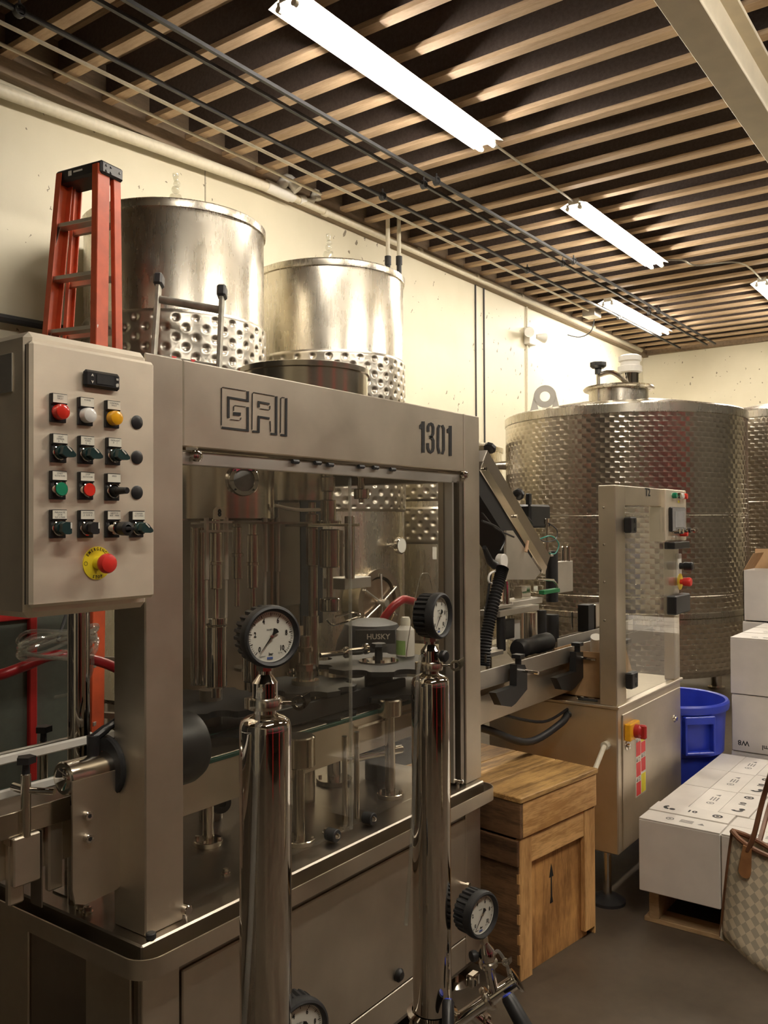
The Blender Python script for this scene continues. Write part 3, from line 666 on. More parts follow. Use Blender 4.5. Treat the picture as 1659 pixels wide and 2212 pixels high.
# product tank on top, bowls below
p = oY(2.02, 657, 800); b = MB(); r = pm(p, 137); b.lathe((p.x, 2.02, 0), (0, 0, 1), [(0, 1.83), (r, 1.83), (r, 2.115), (r+.006, 2.118), (r+.006, 2.135), (r-.004, 2.138), (r-.006, 1.86)], 72); build('product_tank', b, 'steel_part', FM)
p = oY(1.95, 486, 1100); r = pm(p, 106); zb = oY(1.95-r, 486, 1124).z
b = MB(); b.lathe((p.x, 1.95, 0), (0, 0, 1), [(0, zb), (r-.006, zb), (r, zb+.006), (r, 1.97), (0, 1.975)], 64); bowl = build('filler_bowl', b, 'steel_part', FM)
q = oY(1.95-r*.96, 527, 1037); n = (Vector((q.x, q.y, 0))-Vector((p.x, 1.95, 0))).normalized(); c = Vector((p.x, 1.95, q.z))+n*r*.985; rr = pm(q, 35)
b = MB(); b.lathe(c, n, [(rr*.70, .012), (rr*.95, .012), (rr, .008), (rr, 0), (rr*1.12, -.004)], 36); build('sight_glass_ring', b, 'steel_polished', bowl)
build('sight_glass', MB().lathe(c, n, [(0, .006), (rr*.7, .006)], 30), 'screen_grey', bowl)
for k in range(4):
    a = PI/4+k*PI/2; u, v = MB().frame(n); e = c+n*.011+(u*math.cos(a)+v*math.sin(a))*rr*.84; build('ring_bolt', MB().cyl(e, e+n*.004, rr*.06, n=8), 'ink_black', bowl)
p2 = oY(2.14, 640, 1060); r2 = pm(p2, 80); b = MB(); zb2 = oY(2.14-r2, 640, 1079).z; b.lathe((p2.x, 2.14, 0), (0, 0, 1), [(0, zb2), (r2, zb2), (r2, 1.82), (0, 1.82)], 48); build('closer_bowl', b, 'steel_part', FM)
b = MB(); q0, q1 = oY(2.0, 602, 1085), oY(2.0, 650, 1306); b.box(q0.x, q1.x, 2.0, 2.008, q1.z, q0.z, .004); build('splash_plate', b, 'steel_dark', FM)
q0, q1 = oY(2.25, 650, 1085), oY(2.25, 800, 1330); build('rear_shield', MB().box(q0.x, oY(2.25, 690, 1200).x+.02, 2.25, 2.258, q1.z, q0.z+.02), 'star_black', FM)
# filling valves
def valve(px, y, top, scale=1.0, number=False, lift=True, rods=True):
    b = MB(); vcyl(b, px, y, top+28*scale, top+150*scale, 25*scale, c=.002); vcyl(b, px, y, top+150*scale, top+215*scale, 13*scale); vcyl(b, px, y, top, top+30*scale, 18*scale); vcyl(b, px, y, top+90*scale, top+98*scale, 30*scale)
    v = build('filling_valve', b, 'steel_part', FM)
    if rods:
        for dx in (-21, 21):
            b = MB(); vcyl(b, px+dx*scale, y, top-4, top+130*scale, 11*scale, 12); vcyl(b, px+dx*scale, y, top+130*scale, top+225*scale, 7*scale, 10); build('guide_rod', b, 'aluminium', v)
        b = MB(); a, c = oY(y, px-28*scale, top+5), oY(y, px+28*scale, top+5)
        for dz in (0, 20*scale): z = a.z-pm(a, dz); b.box(a.x, c.x, y-.012, y+.012, z-.004, z+.002)
        build('cross_bar', b, 'aluminium', v)
        b = MB(); vcyl(b, px, y, top+212*scale, top+226*scale, 50*scale, 24); build('centring_bell', b, 'steel_polished', v)
    if lift:
        b = MB(); vcyl(b, px, y, top+228*scale, top+362*scale, 46*scale, 28, .004); vcyl(b, px, y, top+362*scale, top+385*scale, 20*scale); build('lift_cylinder', b, 'steel_polished', v)
    if number:
        a = oY(y-.02, px+7, top-14); w_ = pm(a, 12)*1.35; hh = pm(a, 14)
        pts = [(a.x-w_, y-.02, a.z-hh), (a.x+w_, y-.02, a.z-hh)]+[(a.x+w_*math.cos(t), y-.02, a.z+hh*.1+hh*.9*math.sin(t)) for t in [i*PI/8 for i in range(9)]]
        npl = build('number_plate', MB().prism(pts, (0, .004, 0)), 'cream_label', v)
        b = MB(); add_text(b, '8', (a.x, y-.0206, a.z-hh*.05), (1, 0, 0), (0, 0, 1), hh*1.5, .0012, .9); build('number_text', b, 'ink_black', v)
    return v
valve(467, 1.74, 1122, 1.0, True)
valve(512, 1.92, 1112, .92, False, False, False)
valve(546, 1.76, 1128, .95, False, True, False)
for px, w_, y in ((572, 12, 1.80), (587, 10, 1.84), (600, 10, 1.87)):
    b = MB(); vcyl(b, px, y, 1118, 1235, w_, 12); vcyl(b, px, y, 1235, 1312, w_*.6, 10); build('guide_rod', b, 'copper_tan' if px == 587 else 'aluminium', FM)
for px in (420, 436):
    b = MB(); vcyl(b, px, 2.08, 1140, 1480, 17, 14); build('lift_column', b, 'steel_part', FM)
b = MB(); vcyl(b, 545, 1.86, 1128, 1132, 260, 40, 0); build('valve_ring', b, 'steel_dark', FM)
# closing heads
y = 1.88
b = MB(); vcyl(b, 709, y, 1002, 1030, 26); vcyl(b, 709, y, 1030, 1062, 30, c=.003); vcyl(b, 709, y, 1062, 1080, 20); vcyl(b, 709, y, 1080, 1128, 34, c=.003); vcyl(b, 712, y, 1125, 1136, 50); vcyl(b, 712, y, 1143, 1226, 44, 28, .004); vcyl(b, 712, y, 1226, 1290, 15, 14)
ch = build('closing_head', b, 'steel_part', FM)
b = MB(); vcyl(b, 712, y, 1292, 1320, 44, 28, .003); build('closing_cup', b, 'steel_polished', ch)
b = MB(); a, c = oY(y-.03, 655, 1134), oY(y-.03, 768, 1134); b.box(a.x, c.x, y-.05, y+.05, a.z-.006, a.z+.004, .002); build('head_bridge', b, 'steel_part', ch)
b = MB(); vcyl(b, 674, 1.93, 1085, 1110, 16); vcyl(b, 674, 1.93, 1110, 1140, 28, c=.003); vcyl(b, 674, 1.93, 1140, 1222, 26, c=.002); vcyl(b, 676, 1.93, 1222, 1330, 20); vcyl(b, 672, 1.93, 1330, 1480, 34); build('spindle', b, 'steel_part', FM)
b = MB(); vcyl(b, 738, 1.95, 1145, 1245, 9, 10); vcyl(b, 738, 1.95, 1175, 1182, 14, 10); build('tie_rod', b, 'aluminium', FM)
b = MB(); vcyl(b, 755, 1.95, 1115, 1250, 22, 14); build('tie_rod', b, 'steel_part', FM)
b = MB(); vcyl(b, 763, 1.98, 1135, 1215, 7, 8); build('tie_rod', b, 'dark_iron', FM)
b = MB(); vcyl(b, 780, 1.86, 1024, 1058, 16); vcyl(b, 781, 1.86, 1056, 1078, 34, 28, .003); vcyl(b, 781, 1.86, 1078, 1086, 13); a = oY(1.86, 772, 1030); b.box(a.x, a.x+.05, 1.84, 1.86, a.z-.003, a.z+.003); build('cap_sorter', b, 'steel_part', FM)
for px in (706, 789):
    a = oY(1.62, px, 1012); b = MB(); b.box(a.x-.03, a.x+.03, 1.60, 1.635, a.z-.014, a.z+.012, .002); build('header_bracket', b, 'steel_part', FM)
b = MB(); b.tube(smooth_path([oY(1.80, 594, 1092), oY(1.80, 640, 1101), oY(1.86, 690, 1101)], 8), pm(oY(1.8, 640, 1100), 4), 8); build('air_tube', b, 'white_plastic', FM)
b = MB(); a, c = oY(1.97, 735, 1252), oY(1.97, 793, 1262); b.box(a.x, c.x, 1.95, 2.05, c.z-.01, a.z+.004, .002); build('shelf_bracket', b, 'aluminium', FM)
# star wheels and guides (black plastic)
def star(cx, cy, z, R, h, npk, pr, mat='star_black', a0=0):
    pts = []; n = 144
    for i in range(n):
        a = 2*PI*i/n; r = R
        for k in range(npk):
            ak = a0+2*PI*k/npk; d_ = (a-ak+PI) % (2*PI)-PI; s = R*1.02*math.sin(d_)
            if abs(d_) < .6 and abs(s) < pr: r = min(r, R*1.02*math.cos(d_)-math.sqrt(pr*pr-s*s))
        pts.append(Vector((cx+r*math.cos(a), cy+r*math.sin(a), z)))
    b = MB(); b.prism(pts, (0, 0, h)); return b
c = oZ(1.115, 818, 1430); s1 = build('star_wheel', star(c.x, c.y, 1.10, .215, .016, 8, .040, a0=.3), 'star_black', FM, angle=20)
b = MB(); b.cyl((c.x, c.y, 1.116), (c.x, c.y, 1.121), pm(c, 43), n=40); build('hub_disc', b, 'steel_polished', s1)
for k in range(4):
    a = .9+k*PI/2; build('hub_bolt', MB().cyl((c.x+.052*math.cos(a), c.y+.052*math.sin(a), 1.12), (c.x+.052*math.cos(a), c.y+.052*math.sin(a), 1.129), .008, n=6), 'steel_part', s1)
b = MB(); b.cyl((c.x, c.y, 1.12), (c.x, c.y, 1.165), .014, n=14); b.lathe((c.x, c.y, 1.163), (0, 0, 1), [(0, 0), (.022, 0), (.03, .008), (.026, .018), (0, .02)], 7); build('hub_knob', b, 'black_plastic', s1)
build('star_wheel', star(c.x, c.y, 1.015, .215, .016, 8, .040, a0=.3), 'star_black', FM, angle=20)
b = MB(); b.cyl((c.x, c.y, PZ), (c.x, c.y, 1.10), .05, n=28); build('star_shaft', b, 'star_black', FM)
c2 = oZ(1.085, 660, 1478); build('star_wheel', star(c2.x, c2.y, 1.07, .165, .016, 8, .036, a0=.1), 'star_black', FM, angle=20); build('star_wheel', star(c2.x, c2.y, .985, .165, .016, 8, .036, a0=.1), 'star_black', FM, angle=20)
b = MB(); b.cyl((c2.x, c2.y, PZ), (c2.x, c2.y, 1.13), .03); b.cyl((c2.x, c2.y, 1.086), (c2.x, c2.y, 1.10), .045); build('star_shaft', b, 'steel_part', FM)
c3 = oZ(1.07, 455, 1510); build('star_wheel', star(c3.x, c3.y, 1.05, .20, .018, 8, .040, a0=.2), 'star_black', FM, angle=20); build('star_wheel', star(c3.x, c3.y, .975, .20, .018, 8, .040, a0=.2), 'star_black', FM, angle=20)
b = MB(); b.cyl((c3.x, c3.y, PZ), (c3.x, c3.y, 1.10), .035); build('star_shaft', b, 'steel_dark', FM)
for px, py in ((454, 1488), (628, 1450), (556, 1468)):
    q = oZ(1.075, px, py); b = MB(); b.cyl((q.x, q.y, 1.05), (q.x, q.y, 1.085), .012, n=10, c=.002); b.cyl((q.x, q.y, 1.066), (q.x, q.y, 1.074), .022, n=18); build('star_screw', b, 'steel_polished', FM)
q = oZ(1.10, 540, 1440); b = MB(); b.cyl((q.x, q.y, 1.09), (q.x, q.y, 1.10), pm(q, 34), n=32); b.cyl((q.x, q.y, PZ), (q.x, q.y, 1.09), .02); build('bottle_plate', b, 'steel_polished', FM)
a, e = oY(1.70, 498, 1590), oY(1.70, 880, 1500)
b = MB(); b.box(1.72, 2.50, 1.735, 1.755, 1.005, 1.062, .003); build('guide_rail_block', b, 'star_black', FM)
q = oZ(1.12, 650, 1420); b = MB(); b.cyl((c2.x, c2.y, 1.10), (c2.x, c2.y, 1.24), .018, n=12); b.cyl((c2.x, c2.y, 1.13), (c2.x, c2.y, 1.15), .032, n=8); b.cyl((c2.x, c2.y, 1.19), (c2.x, c2.y, 1.205), .026, n=6); build('adjuster', b, 'steel_part', FM)
for px, py in ((742, 1410), (785, 1402)):
    q = oZ(1.15, px, py); b = MB(); b.cyl(q+Vector((-.09, .03, .0)), q, .009, n=10); b.lathe(q, (.9, -.35, 0), [(0, 0), (.012, 0), (.020, .006), (.020, .016), (.014, .020), (0, .021)], 16); build('plunger_knob', b, 'steel_polished', FM)
b = MB(); b.tube(smooth_path([oY(1.9, 705, 1338), oY(1.9, 720, 1350), oY(1.88, 750, 1342), oY(1.87, 778, 1330), oY(1.88, 760, 1324), oY(1.9, 725, 1332)], 6), .004, 8); build('wire_loop', b, 'steel_polished', FM)
b = MB(); b.tube(smooth_path([oY(1.68, 877, 1420), oY(1.68, 884, 1370), oY(1.68, 905, 1255), oY(1.68, 920, 1238), oY(1.68, 928, 1246), oY(1.68, 934, 1275)], 8), .0016, 6); build('wire_loop', b, 'aluminium', FM)
# black drive housing behind the left window edge
b = MB(); q = oY(1.68, 445, 1600); b.lathe((1.30, 1.69, q.z), (1, 0, 0), [(0, 0), (.088, 0), (.092, .01), (.092, .155), (.085, .175), (.06, .185), (0, .19)], 36); b.box(1.34, 1.43, 1.66, 1.73, q.z+.06, q.z+.17, .01); build('drive_housing', b, 'black_plastic', FM)
# columns standing on the plate
def column(px, pyb, w, topz, fl=True, cap=None):
    q = oZ(PZ, px, pyb); b = MB(); r = pm(q, w)/2; b.cyl((q.x, q.y, PZ), (q.x, q.y, topz), r, n=20)
    if cap: b.cyl((q.x, q.y, topz-.01), (q.x, q.y, topz+cap[1]), cap[0], n=28, c=.004)
    o = build('column', b, 'steel_part', FM)
    if fl:
        f = MB(); f.cyl((q.x, q.y, PZ), (q.x, q.y, PZ+.016), r*2.6, n=28, c=.002); f = build('column_flange', f, 'steel_part', o)
        for k in range(4):
            a = .5+k*PI/2; e = Vector((q.x+r*2.05*math.cos(a), q.y+r*2.05*math.sin(a), PZ+.016)); build('flange_bolt', MB().cyl(e, e+Vector((0, 0, .008)), .006, n=6), 'steel_part', o)
    return q
column(646, 1822, 27, .935, True, (.046, .075)); column(843, 1722, 22, .985, True, (.040, .045)); column(450, 1825, 24, .90, True); column(745, 1780, 12, .97, False); column(771, 1767, 12, .97, False); column(722, 1690, 30, .92, True)
q = oZ(PZ, 846, 1560); b = MB(); a = oY(1.70, 760, 1570); e = oY(1.70, 880, 1538); b.bar((a.x, 1.69, a.z), (e.x, 1.69, a.z), .03, .008); build('guide_arm', b, 'steel_part', FM)
b = MB(); q = oZ(PZ+.1, 790, 1640); b.cyl(q+Vector((-.05, .05, 0)), q+Vector((.18, -.02, 0)), .014, n=12); build('cross_shaft', b, 'steel_part', FM)
b = MB(); q = oZ(PZ+.05, 455, 1757); b.lathe((q.x+.04, q.y, q.z+.02), (-.3, -1, 0), [(0, 0), (.012, 0), (.012, .012), (.028, .012), (.032, .0)], 20); build('pulley', b, 'black_plastic', FM)
# white and green bottle standing on the star plate, seen through the window
bt = oZ(1.116, 876, 1416); r = pm(bt, 20); B = thing('spray_bottle', 'white plastic bottle with green label and cream cap behind the window', 'bottle', (bt.x, bt.y, 1.1165))
b = MB(); b.lathe((bt.x, bt.y, 1.1165), (0, 0, 1), [(0, 0), (r, 0), (r, .085), (r*.96, .095), (r*.6, .108), (r*.5, .112), (0, .112)], 24); build('bottle_body', b, 'white_plastic', B)
b = MB(); b.lathe((bt.x, bt.y, 1.227), (0, 0, 1), [(0, 0), (r*.55, 0), (r*.55, .02), (r*.42, .03), (0, .03)], 20); build('cap', b, 'cream_label', B)
va = math.atan2(-bt.y, -bt.x); b = MB(); b.lathe((bt.x, bt.y, 1.122), (0, 0, 1), [(r*1.01, 0), (r*1.01, .052)], 20, -va-.5-PI/2, -va+1.2-PI/2); build('label', b, 'bottle_green', B)
# ------------------------------------------------------------------ control cabinet on the left of the machine
CY = 1.50; CC = thing('control_cabinet', 'steel control cabinet with rows of buttons and a red emergency stop', 'cabinet', (1.06, 1.6, 1.43))
zt, zb = 1.968, 1.425
build('cabinet_body', MB().box(.917, 1.200, CY, 1.78, zb, zt, .012), 'steel_door', CC)
a = oX(.9165, 22, 722); b = MB(); b.box(.9145, .9175, 1.545, 1.76, 1.855, 1.93, .001); build('nameplate', b, 'aluminium', CC)
DY = 1.468
build('door_gasket', MB().box(.915, 1.188, DY+.004, CY+.002, 1.452, 1.940), 'black_rubber', CC)
dr = build('cabinet_door', MB().box(.906, 1.192, DY, DY+.022, 1.448, 1.943, .006), 'steel_door', CC)
def dp(zx, zy): return oY(DY, zx*.2939, 700+zy*.2939)
ns = Vector((0, -1, 0))
# digital display
a, e = dp(600, 340), dp(862, 495); zc = (dp(600, 403).z+dp(862, 430).z)/2; hw = (e.x-a.x)/2; xc = (a.x+e.x)/2; hh = pm(a, 19)
b = MB(); b.box(xc-hw, xc+hw, DY-.012, DY, zc-hh, zc+hh, .005); ds = build('digital_display', b, 'black_plastic', CC)
b = MB(); b.box(xc-hw*.38, xc+hw*.62*.9, DY-.0130, DY-.0115, zc-hh*.52, zc+hh*.55); build('display_window', b, 'ink_black', ds)
b = MB()
for dx, dz, s_ in ((-.62, .28, '^'), (-.62, -.35, 'v'), (.78, .28, '='), (.78, -.35, '#')): add_text(b, s_, (xc+hw*dx, DY-.0124, zc+hh*dz), (1, 0, 0), (0, 0, 1), .010, .0003)
build('key_marks', b, 'white_plastic', ds, kind='stuff')
def unit(zx, zy, lines, name):
    """operator holder: black plate with cream legend; zx,zy = centre of the button on the zoomed door"""
    c = dp(zx, zy); w_ = .0165; b = MB(); b.box(c.x-w_, c.x+w_, DY-.006, DY, c.z-.019, c.z+.017, .001); b.box(c.x-w_, c.x+w_, DY-.010, DY, c.z+.015, c.z+.035, .001)
    u = build(name, b, 'black_plastic', CC)
    build('legend_plate', MB().box(c.x-w_*.90, c.x+w_*.90, DY-.0112, DY-.0098, c.z+.0175, c.z+.0335), 'cream_label', u)
    b = MB()
    for i, s_ in enumerate(lines): add_text(b, s_, (c.x, DY-.0114, c.z+.0295-.0045*i), (1, 0, 0), (0, 0, 1), .0046, 0, .9, .0001)
    build('legend_text', b, 'ink_grey', u, kind='stuff'); return u, c
def bezel(u, c, mat='steel_polished', h=.014, r=.0145):
    b = MB(); b.lathe((c.x, DY, c.z), ns, [(r*.85, .0), (r, .002), (r, h-.001), (r*.9, h)], 28); build('bezel', b, mat, u)
def lens(zx, zy, lines, mat, dome=True):
    u, c = unit(zx-22, zy-5, lines, 'pilot_light' if dome else 'push_button'); r = .0148 if dome else .0128
    if dome: pr = [(r*.98, .004), (r, .006), (r, .018), (r*.93, .0215), (r*.6, .024), (0, .025)]
    else: bezel(u, c, h=.0165); pr = [(r, .005), (r, .0175), (r*.92, .0185), (0, .0185)]
    build('lens' if dome else 'button_cap', MB().lathe((c.x, DY, c.z), ns, pr, 28), mat, u)
lens(440, 655, ('SAFETY', 'FAULT'), 'red_lens'); lens(640, 680, ('POWER',), 'white_lens'); lens(836, 700, ('CONTROLL', 'FAULT'), 'amber_lens')
lens(437, 1220, ('START', 'ROTATION'), 'green_lens', False); lens(642, 1225, ('STOP', 'ROTATION'), 'red_lens', False)
def selector(zx, zy, lines, turned, mat='dark_green_knob'):
    u, c = unit(zx-20, zy-5, lines, 'selector_switch'); bezel(u, c, h=.012); ang, ln = (-.35, .030) if turned else (0, .012)
    b = MB(); b.cyl((c.x, DY-.008, c.z), (c.x, DY-.022, c.z), .0128, n=24, c=.001)
    dx, dz = math.cos(ang), math.sin(ang); nx, nz = -dz, dx; P = []
    sh = ((-.011, .006), (-.004, .0105), (.005, .0095), (ln*.62, .003), (ln*.66, -.001), (ln*.5, -.005), (.0, -.010), (-.009, -.008)) if turned else ((-.009, .008), (-.002, .0118), (.009, .011), (.0105, .009), (.0105, -.010), (.006, -.0118), (-.003, -.0115), (-.010, -.006))
    for s_, t_ in sh: P.append((c.x+dx*s_+nx*t_, DY-.021, c.z+dz*s_+nz*t_))
    b.prism(P, (0, -.013, 0)); k = build('knob', b, mat, u)
    q0, q1 = ((-.001, .0098), (.0085, .0015)) if turned else ((.0085, -.001), (.0085, .0105))
    build('pointer_line', MB().bar((c.x+q0[0], DY-.0345, c.z+q0[1]), (c.x+q1[0], DY-.0345, c.z+q1[1]), .0026, .001, (0, -1, 0)), 'white_plastic', u); return u, c
selector(440, 950, ('LIGHT', 'DEPRESS.', '0     1'), True); selector(640, 962, ('VACUUM', 'PUMPS', '0     1'), True); selector(842, 972, ('OVERLIGHT', '0     1'), True)
selector(435, 1505, ('PNEUMATIC', 'GATE', 'AUT 0 MAN'), False); selector(640, 1505, ('ROTATION', 'J+  RUN  0'), False, 'black_plastic'); selector(1015, 1505, ('CONVEJER', 'AUT 0 MAN'), True)
u, c = unit(815, 1500, ('SAFETY D.', 'AUT    MAN'), 'key_switch'); bezel(u, c, h=.026, r=.0135)
b = MB(); b.lathe((c.x, DY-.024, c.z), ns, [(0, 0), (.011, 0), (.011, .004), (0, .004)], 20); b.box(c.x-.004, c.x+.022, DY-.05, DY-.028, c.z-.005, c.z+.003, .002); b.lathe((c.x+.004, DY-.028, c.z-.001), (0, -1, 0), [(.008, 0), (.014, .002), (.014, .02), (.008, .022), (.008, 0)], 18); build('key', b, 'black_plastic', u)
u, c = unit(815, 1228, ('SPEED',), 'speed_dial'); bezel(u, c, h=.012)
b = MB(); b.cyl((c.x, DY-.008, c.z), (c.x, DY-.022, c.z), .011, .008, n=20); b.cyl((c.x, DY-.02, c.z), (c.x, DY-.052, c.z), .0075, .0065, n=16, c=.001); build('knob', b, 'black_plastic', u)
for zy in (722, 980, 1238):
    c = dp(1005, zy); build('blanking_plug', MB().lathe((c.x, DY, c.z), ns, [(.0142, 0), (.0142, .002), (.010, .004), (0, .0045)], 28), 'black_plastic', CC)
c = dp(712, 1757); b = MB(); b.lathe((c.x, DY, c.z), ns, [(0, 0), (.0325, 0), (.0325, .002), (0, .002)], 48); es = build('emergency_stop', b, 'estop_yellow', CC, label='yellow disc with red mushroom button')
b = MB(); b.lathe((c.x, DY-.002, c.z), ns, [(.012, 0), (.0125, .006), (.0125, .018), (.010, .020)], 24); build('collar', b, 'estop_yellow', es)
b = MB(); b.lathe((c.x, DY-.020, c.z), ns, [(.010, 0), (.017, .004), (.0195, .010), (.0195, .016), (.017, .021), (.010, .024), (0, .025)], 32); build('mushroom_cap', b, 'estop_red', es)
b = MB()
for i, ch_ in enumerate('EMERGENCY'):
    t_ = PI/2+.95-i*.24; add_text(b, ch_, (c.x+.0275*math.cos(t_), DY-.0022, c.z+.0275*math.sin(t_)), (math.sin(t_), 0, -math.cos(t_)), (math.cos(t_), 0, math.sin(t_)), .0082, .0002, .85, .0001)
for i, ch_ in enumerate('STOP'):
    t_ = -PI/2-.33+i*.22; add_text(b, ch_, (c.x+.0275*math.cos(t_), DY-.0022, c.z+.0275*math.sin(t_)), (-math.sin(t_), 0, math.cos(t_)), (-math.cos(t_), 0, -math.sin(t_)), .0082, .0002, .85, .0001)
b.lathe((c.x-.0265, DY-.002, c.z), ns, [(.0034, .0003), (.0042, .0003)], 16)
build('ring_lettering', b, 'ink_black', es, kind='stuff')
p = oX(1.24, 170, 1500); b = MB(); b.cyl((p.x, p.y, PZ), (p.x, p.y, zb+.1), pm(p, 23), n=28); build('support_tube', b, 'steel_polished', CC)
# ------------------------------------------------------------------ infeed conveyor
CV = thing('conveyor', 'infeed bottle conveyor with white guide rails left of the machine post', 'conveyor', (1.0, 1.78, 0))
y0c, y1c = 1.69, 1.89; xa, xb = -.3, 2.50; zb, ztp = .872, .985
build('side_plate', MB().box(xa, xb, y0c, y0c+.004, zb, ztp, .001), 'steel_panel', CV); build('side_plate', MB().box(xa, xb, y1c-.004, y1c, zb, ztp, .001), 'steel_panel', CV)
build('belt', MB().box(xa, xb, y0c+.02, y1c-.02, .975, .992, .002), 'steel_dark', CV)
for yy in (y0c-.002, y1c-.004): build('wear_strip', MB().box(xa, xb, yy, yy+.012, .984, .994, .001), 'belt_green', CV)
zr = oY(1.70, 140, 1610).z
build('guide_rail', MB().bar((xa, 1.70, zr), (1.26, 1.70, zr), .010, .020, (0, 0, 1), .003), 'white_plastic', CV)
build('guide_rail', MB().bar((xa, 1.84, zr-.03), (1.30, 1.84, zr-.03), .010, .016, (0, 0, 1), .003), 'aluminium', CV)
z2 = oY(1.72, 100, 1695).z; build('guide_rail', MB().bar((xa, 1.73, z2), (1.18, 1.73, z2), .010, .020, (0, 0, 1), .003), 'white_plastic', CV)
b = MB(); b.box(xa, 1.12, y0c-.03, y0c-.026, ztp-.02, ztp+.03, .001); build('front_trim', b, 'steel_part', CV)
# clamps with black T knobs
def tknob(name, px, py_top, y, zbase, wpx, par):
    q = oY(y, px, py_top); r = pm(q, wpx)/2; b = MB(); b.cyl((q.x, y, q.z-.035), (q.x, y, q.z-.008), r*.42, r*.34, n=16); b.prism([(q.x+r*(1.0 if i % 2 else .78)*math.cos(i*PI/5), y+r*(1.0 if i % 2 else .78)*math.sin(i*PI/5), q.z-.012) for i in range(10)], (0, 0, .014))
    build('clamp_knob', b, 'black_plastic', par); b = MB(); b.cyl((q.x, y, zbase), (q.x, y, q.z-.033), r*.5, n=18, c=.002); build('clamp_post', b, 'steel_part', par); return q
q = tknob('k', 56, 1636, 1.655, .96, 42, CV); tknob('k', 94, 1570, 1.86, .96, 36, CV)
b = MB(); b.cyl((q.x, 1.66, 1.055), (q.x+.03, 1.60, 1.055), .007, n=12); b.cyl((q.x, 1.70, 1.055), (q.x, 1.66, 1.055), .009, n=12); build('clamp_pin', b, 'steel_polished', CV)
b = MB(); b.box(q.x-.03, q.x+.03, 1.648, 1.664, .865, .965, .003); b.box(q.x-.03, q.x+.03, 1.655, 1.69, .945, .965, .003); build('clamp_bracket', b, 'steel_panel', CV)
# bracket with round boss, locking lever
a = oY(1.655, 135, 1683); e = oY(1.655, 236, 1655); zc = (a.z+e.z)/2; rr = .036
b = MB(); b.cyl((a.x, 1.655, zc), (e.x+.01, 1.655, zc), rr, n=32, c=.003); bo = build('bracket_boss', b, 'steel_part', CV)
b = MB(); b.lathe((a.x, 1.655, zc), (-1, 0, 0), [(.024, 0), (.024, .003), (.017, .006), (0, .007)], 24); build('boss_cap', b, 'steel_polished', bo)
b = MB(); pts = [(a.x, 1.618, zc), (e.x+.01, 1.618, zc), (e.x+.01, 1.618, .835)]+[(e.x+.01-.02+.02*math.cos(t_), 1.618, .815+.02*math.sin(t_)) for t_ in (-.4, -.9, -1.5)]+[(a.x+.03, 1.618, .79), (a.x+.006, 1.618, .80), (a.x, 1.618, .83)]
b.prism(pts, (0, .005, 0)); build('bracket_plate', b, 'steel_panel', CV)
for px, py in ((185, 1760), (186, 1809)):
    q = oY(1.62, px, py); b = MB(); b.cyl((q.x, 1.622, q.z), (q.x, 1.605, q.z), .010, n=16, c=.001); b.m = 1; b.cyl((q.x, 1.6055, q.z), (q.x, 1.6045, q.z), .005, n=6); build('bracket_bolt', b, ['steel_polished', 'ink_black'], CV)
b = MB(); b.cyl((e.x, 1.655, zc), (MX0+.02, 1.655, zc), .019, n=20); b.cyl((MX0-.03, 1.655, zc), (MX0-.005, 1.655, zc), .022, n=20); build('boss_shaft', b, 'steel_polished', CV)
b = MB(); b.lathe((MX0-.012, 1.665, zc), (1, 0, 0), [(.035, 0), (.066, 0), (.07, .004), (.07, .012), (.035, .012)], 36); build('shaft_collar', b, 'black_rubber', CV)
q = oY(1.655, 201, 1625); b = MB(); b.cyl((q.x, 1.655, zc+rr-.004), (q.x, 1.655, zc+rr+.042), .013, .014, n=16, c=.001)
b.tube(smooth_path([(q.x, 1.655, zc+rr+.034), (q.x+.03, 1.652, zc+rr+.050), (q.x+.065, 1.648, zc+rr+.066), (q.x+.085, 1.645, zc+rr+.070)], 5), [.011]*6+[.009]*6+[.007]*4, 10); build('locking_lever', b, 'black_plastic', CV)
b = MB(); b.box(1.05, 1.053, 1.66, 1.70, .8, .96); build('seam_cover', b, 'steel_dark', CV)
for x in (.985, 1.075): build('side_bracket', MB().box(x, x+.035, 1.672, 1.69, .82, .985, .004), 'steel_panel', CV)
for px, pyb in ((153, 1925), (236, 1915)):
    q = oZ(PZ, px, pyb); b = MB(); b.box(q.x-.004, q.x+.006, q.y-.02, q.y+.02, PZ, .88); b.box(q.x-.03, q.x+.03, q.y-.03, q.y+.03, PZ, PZ+.005); build('support_leg', b, 'steel_part', CV)
for x in (.2, -.2): build('support_leg', MB().box(x-.02, x+.02, 1.77, 1.81, 0, .875), 'steel_part', CV)
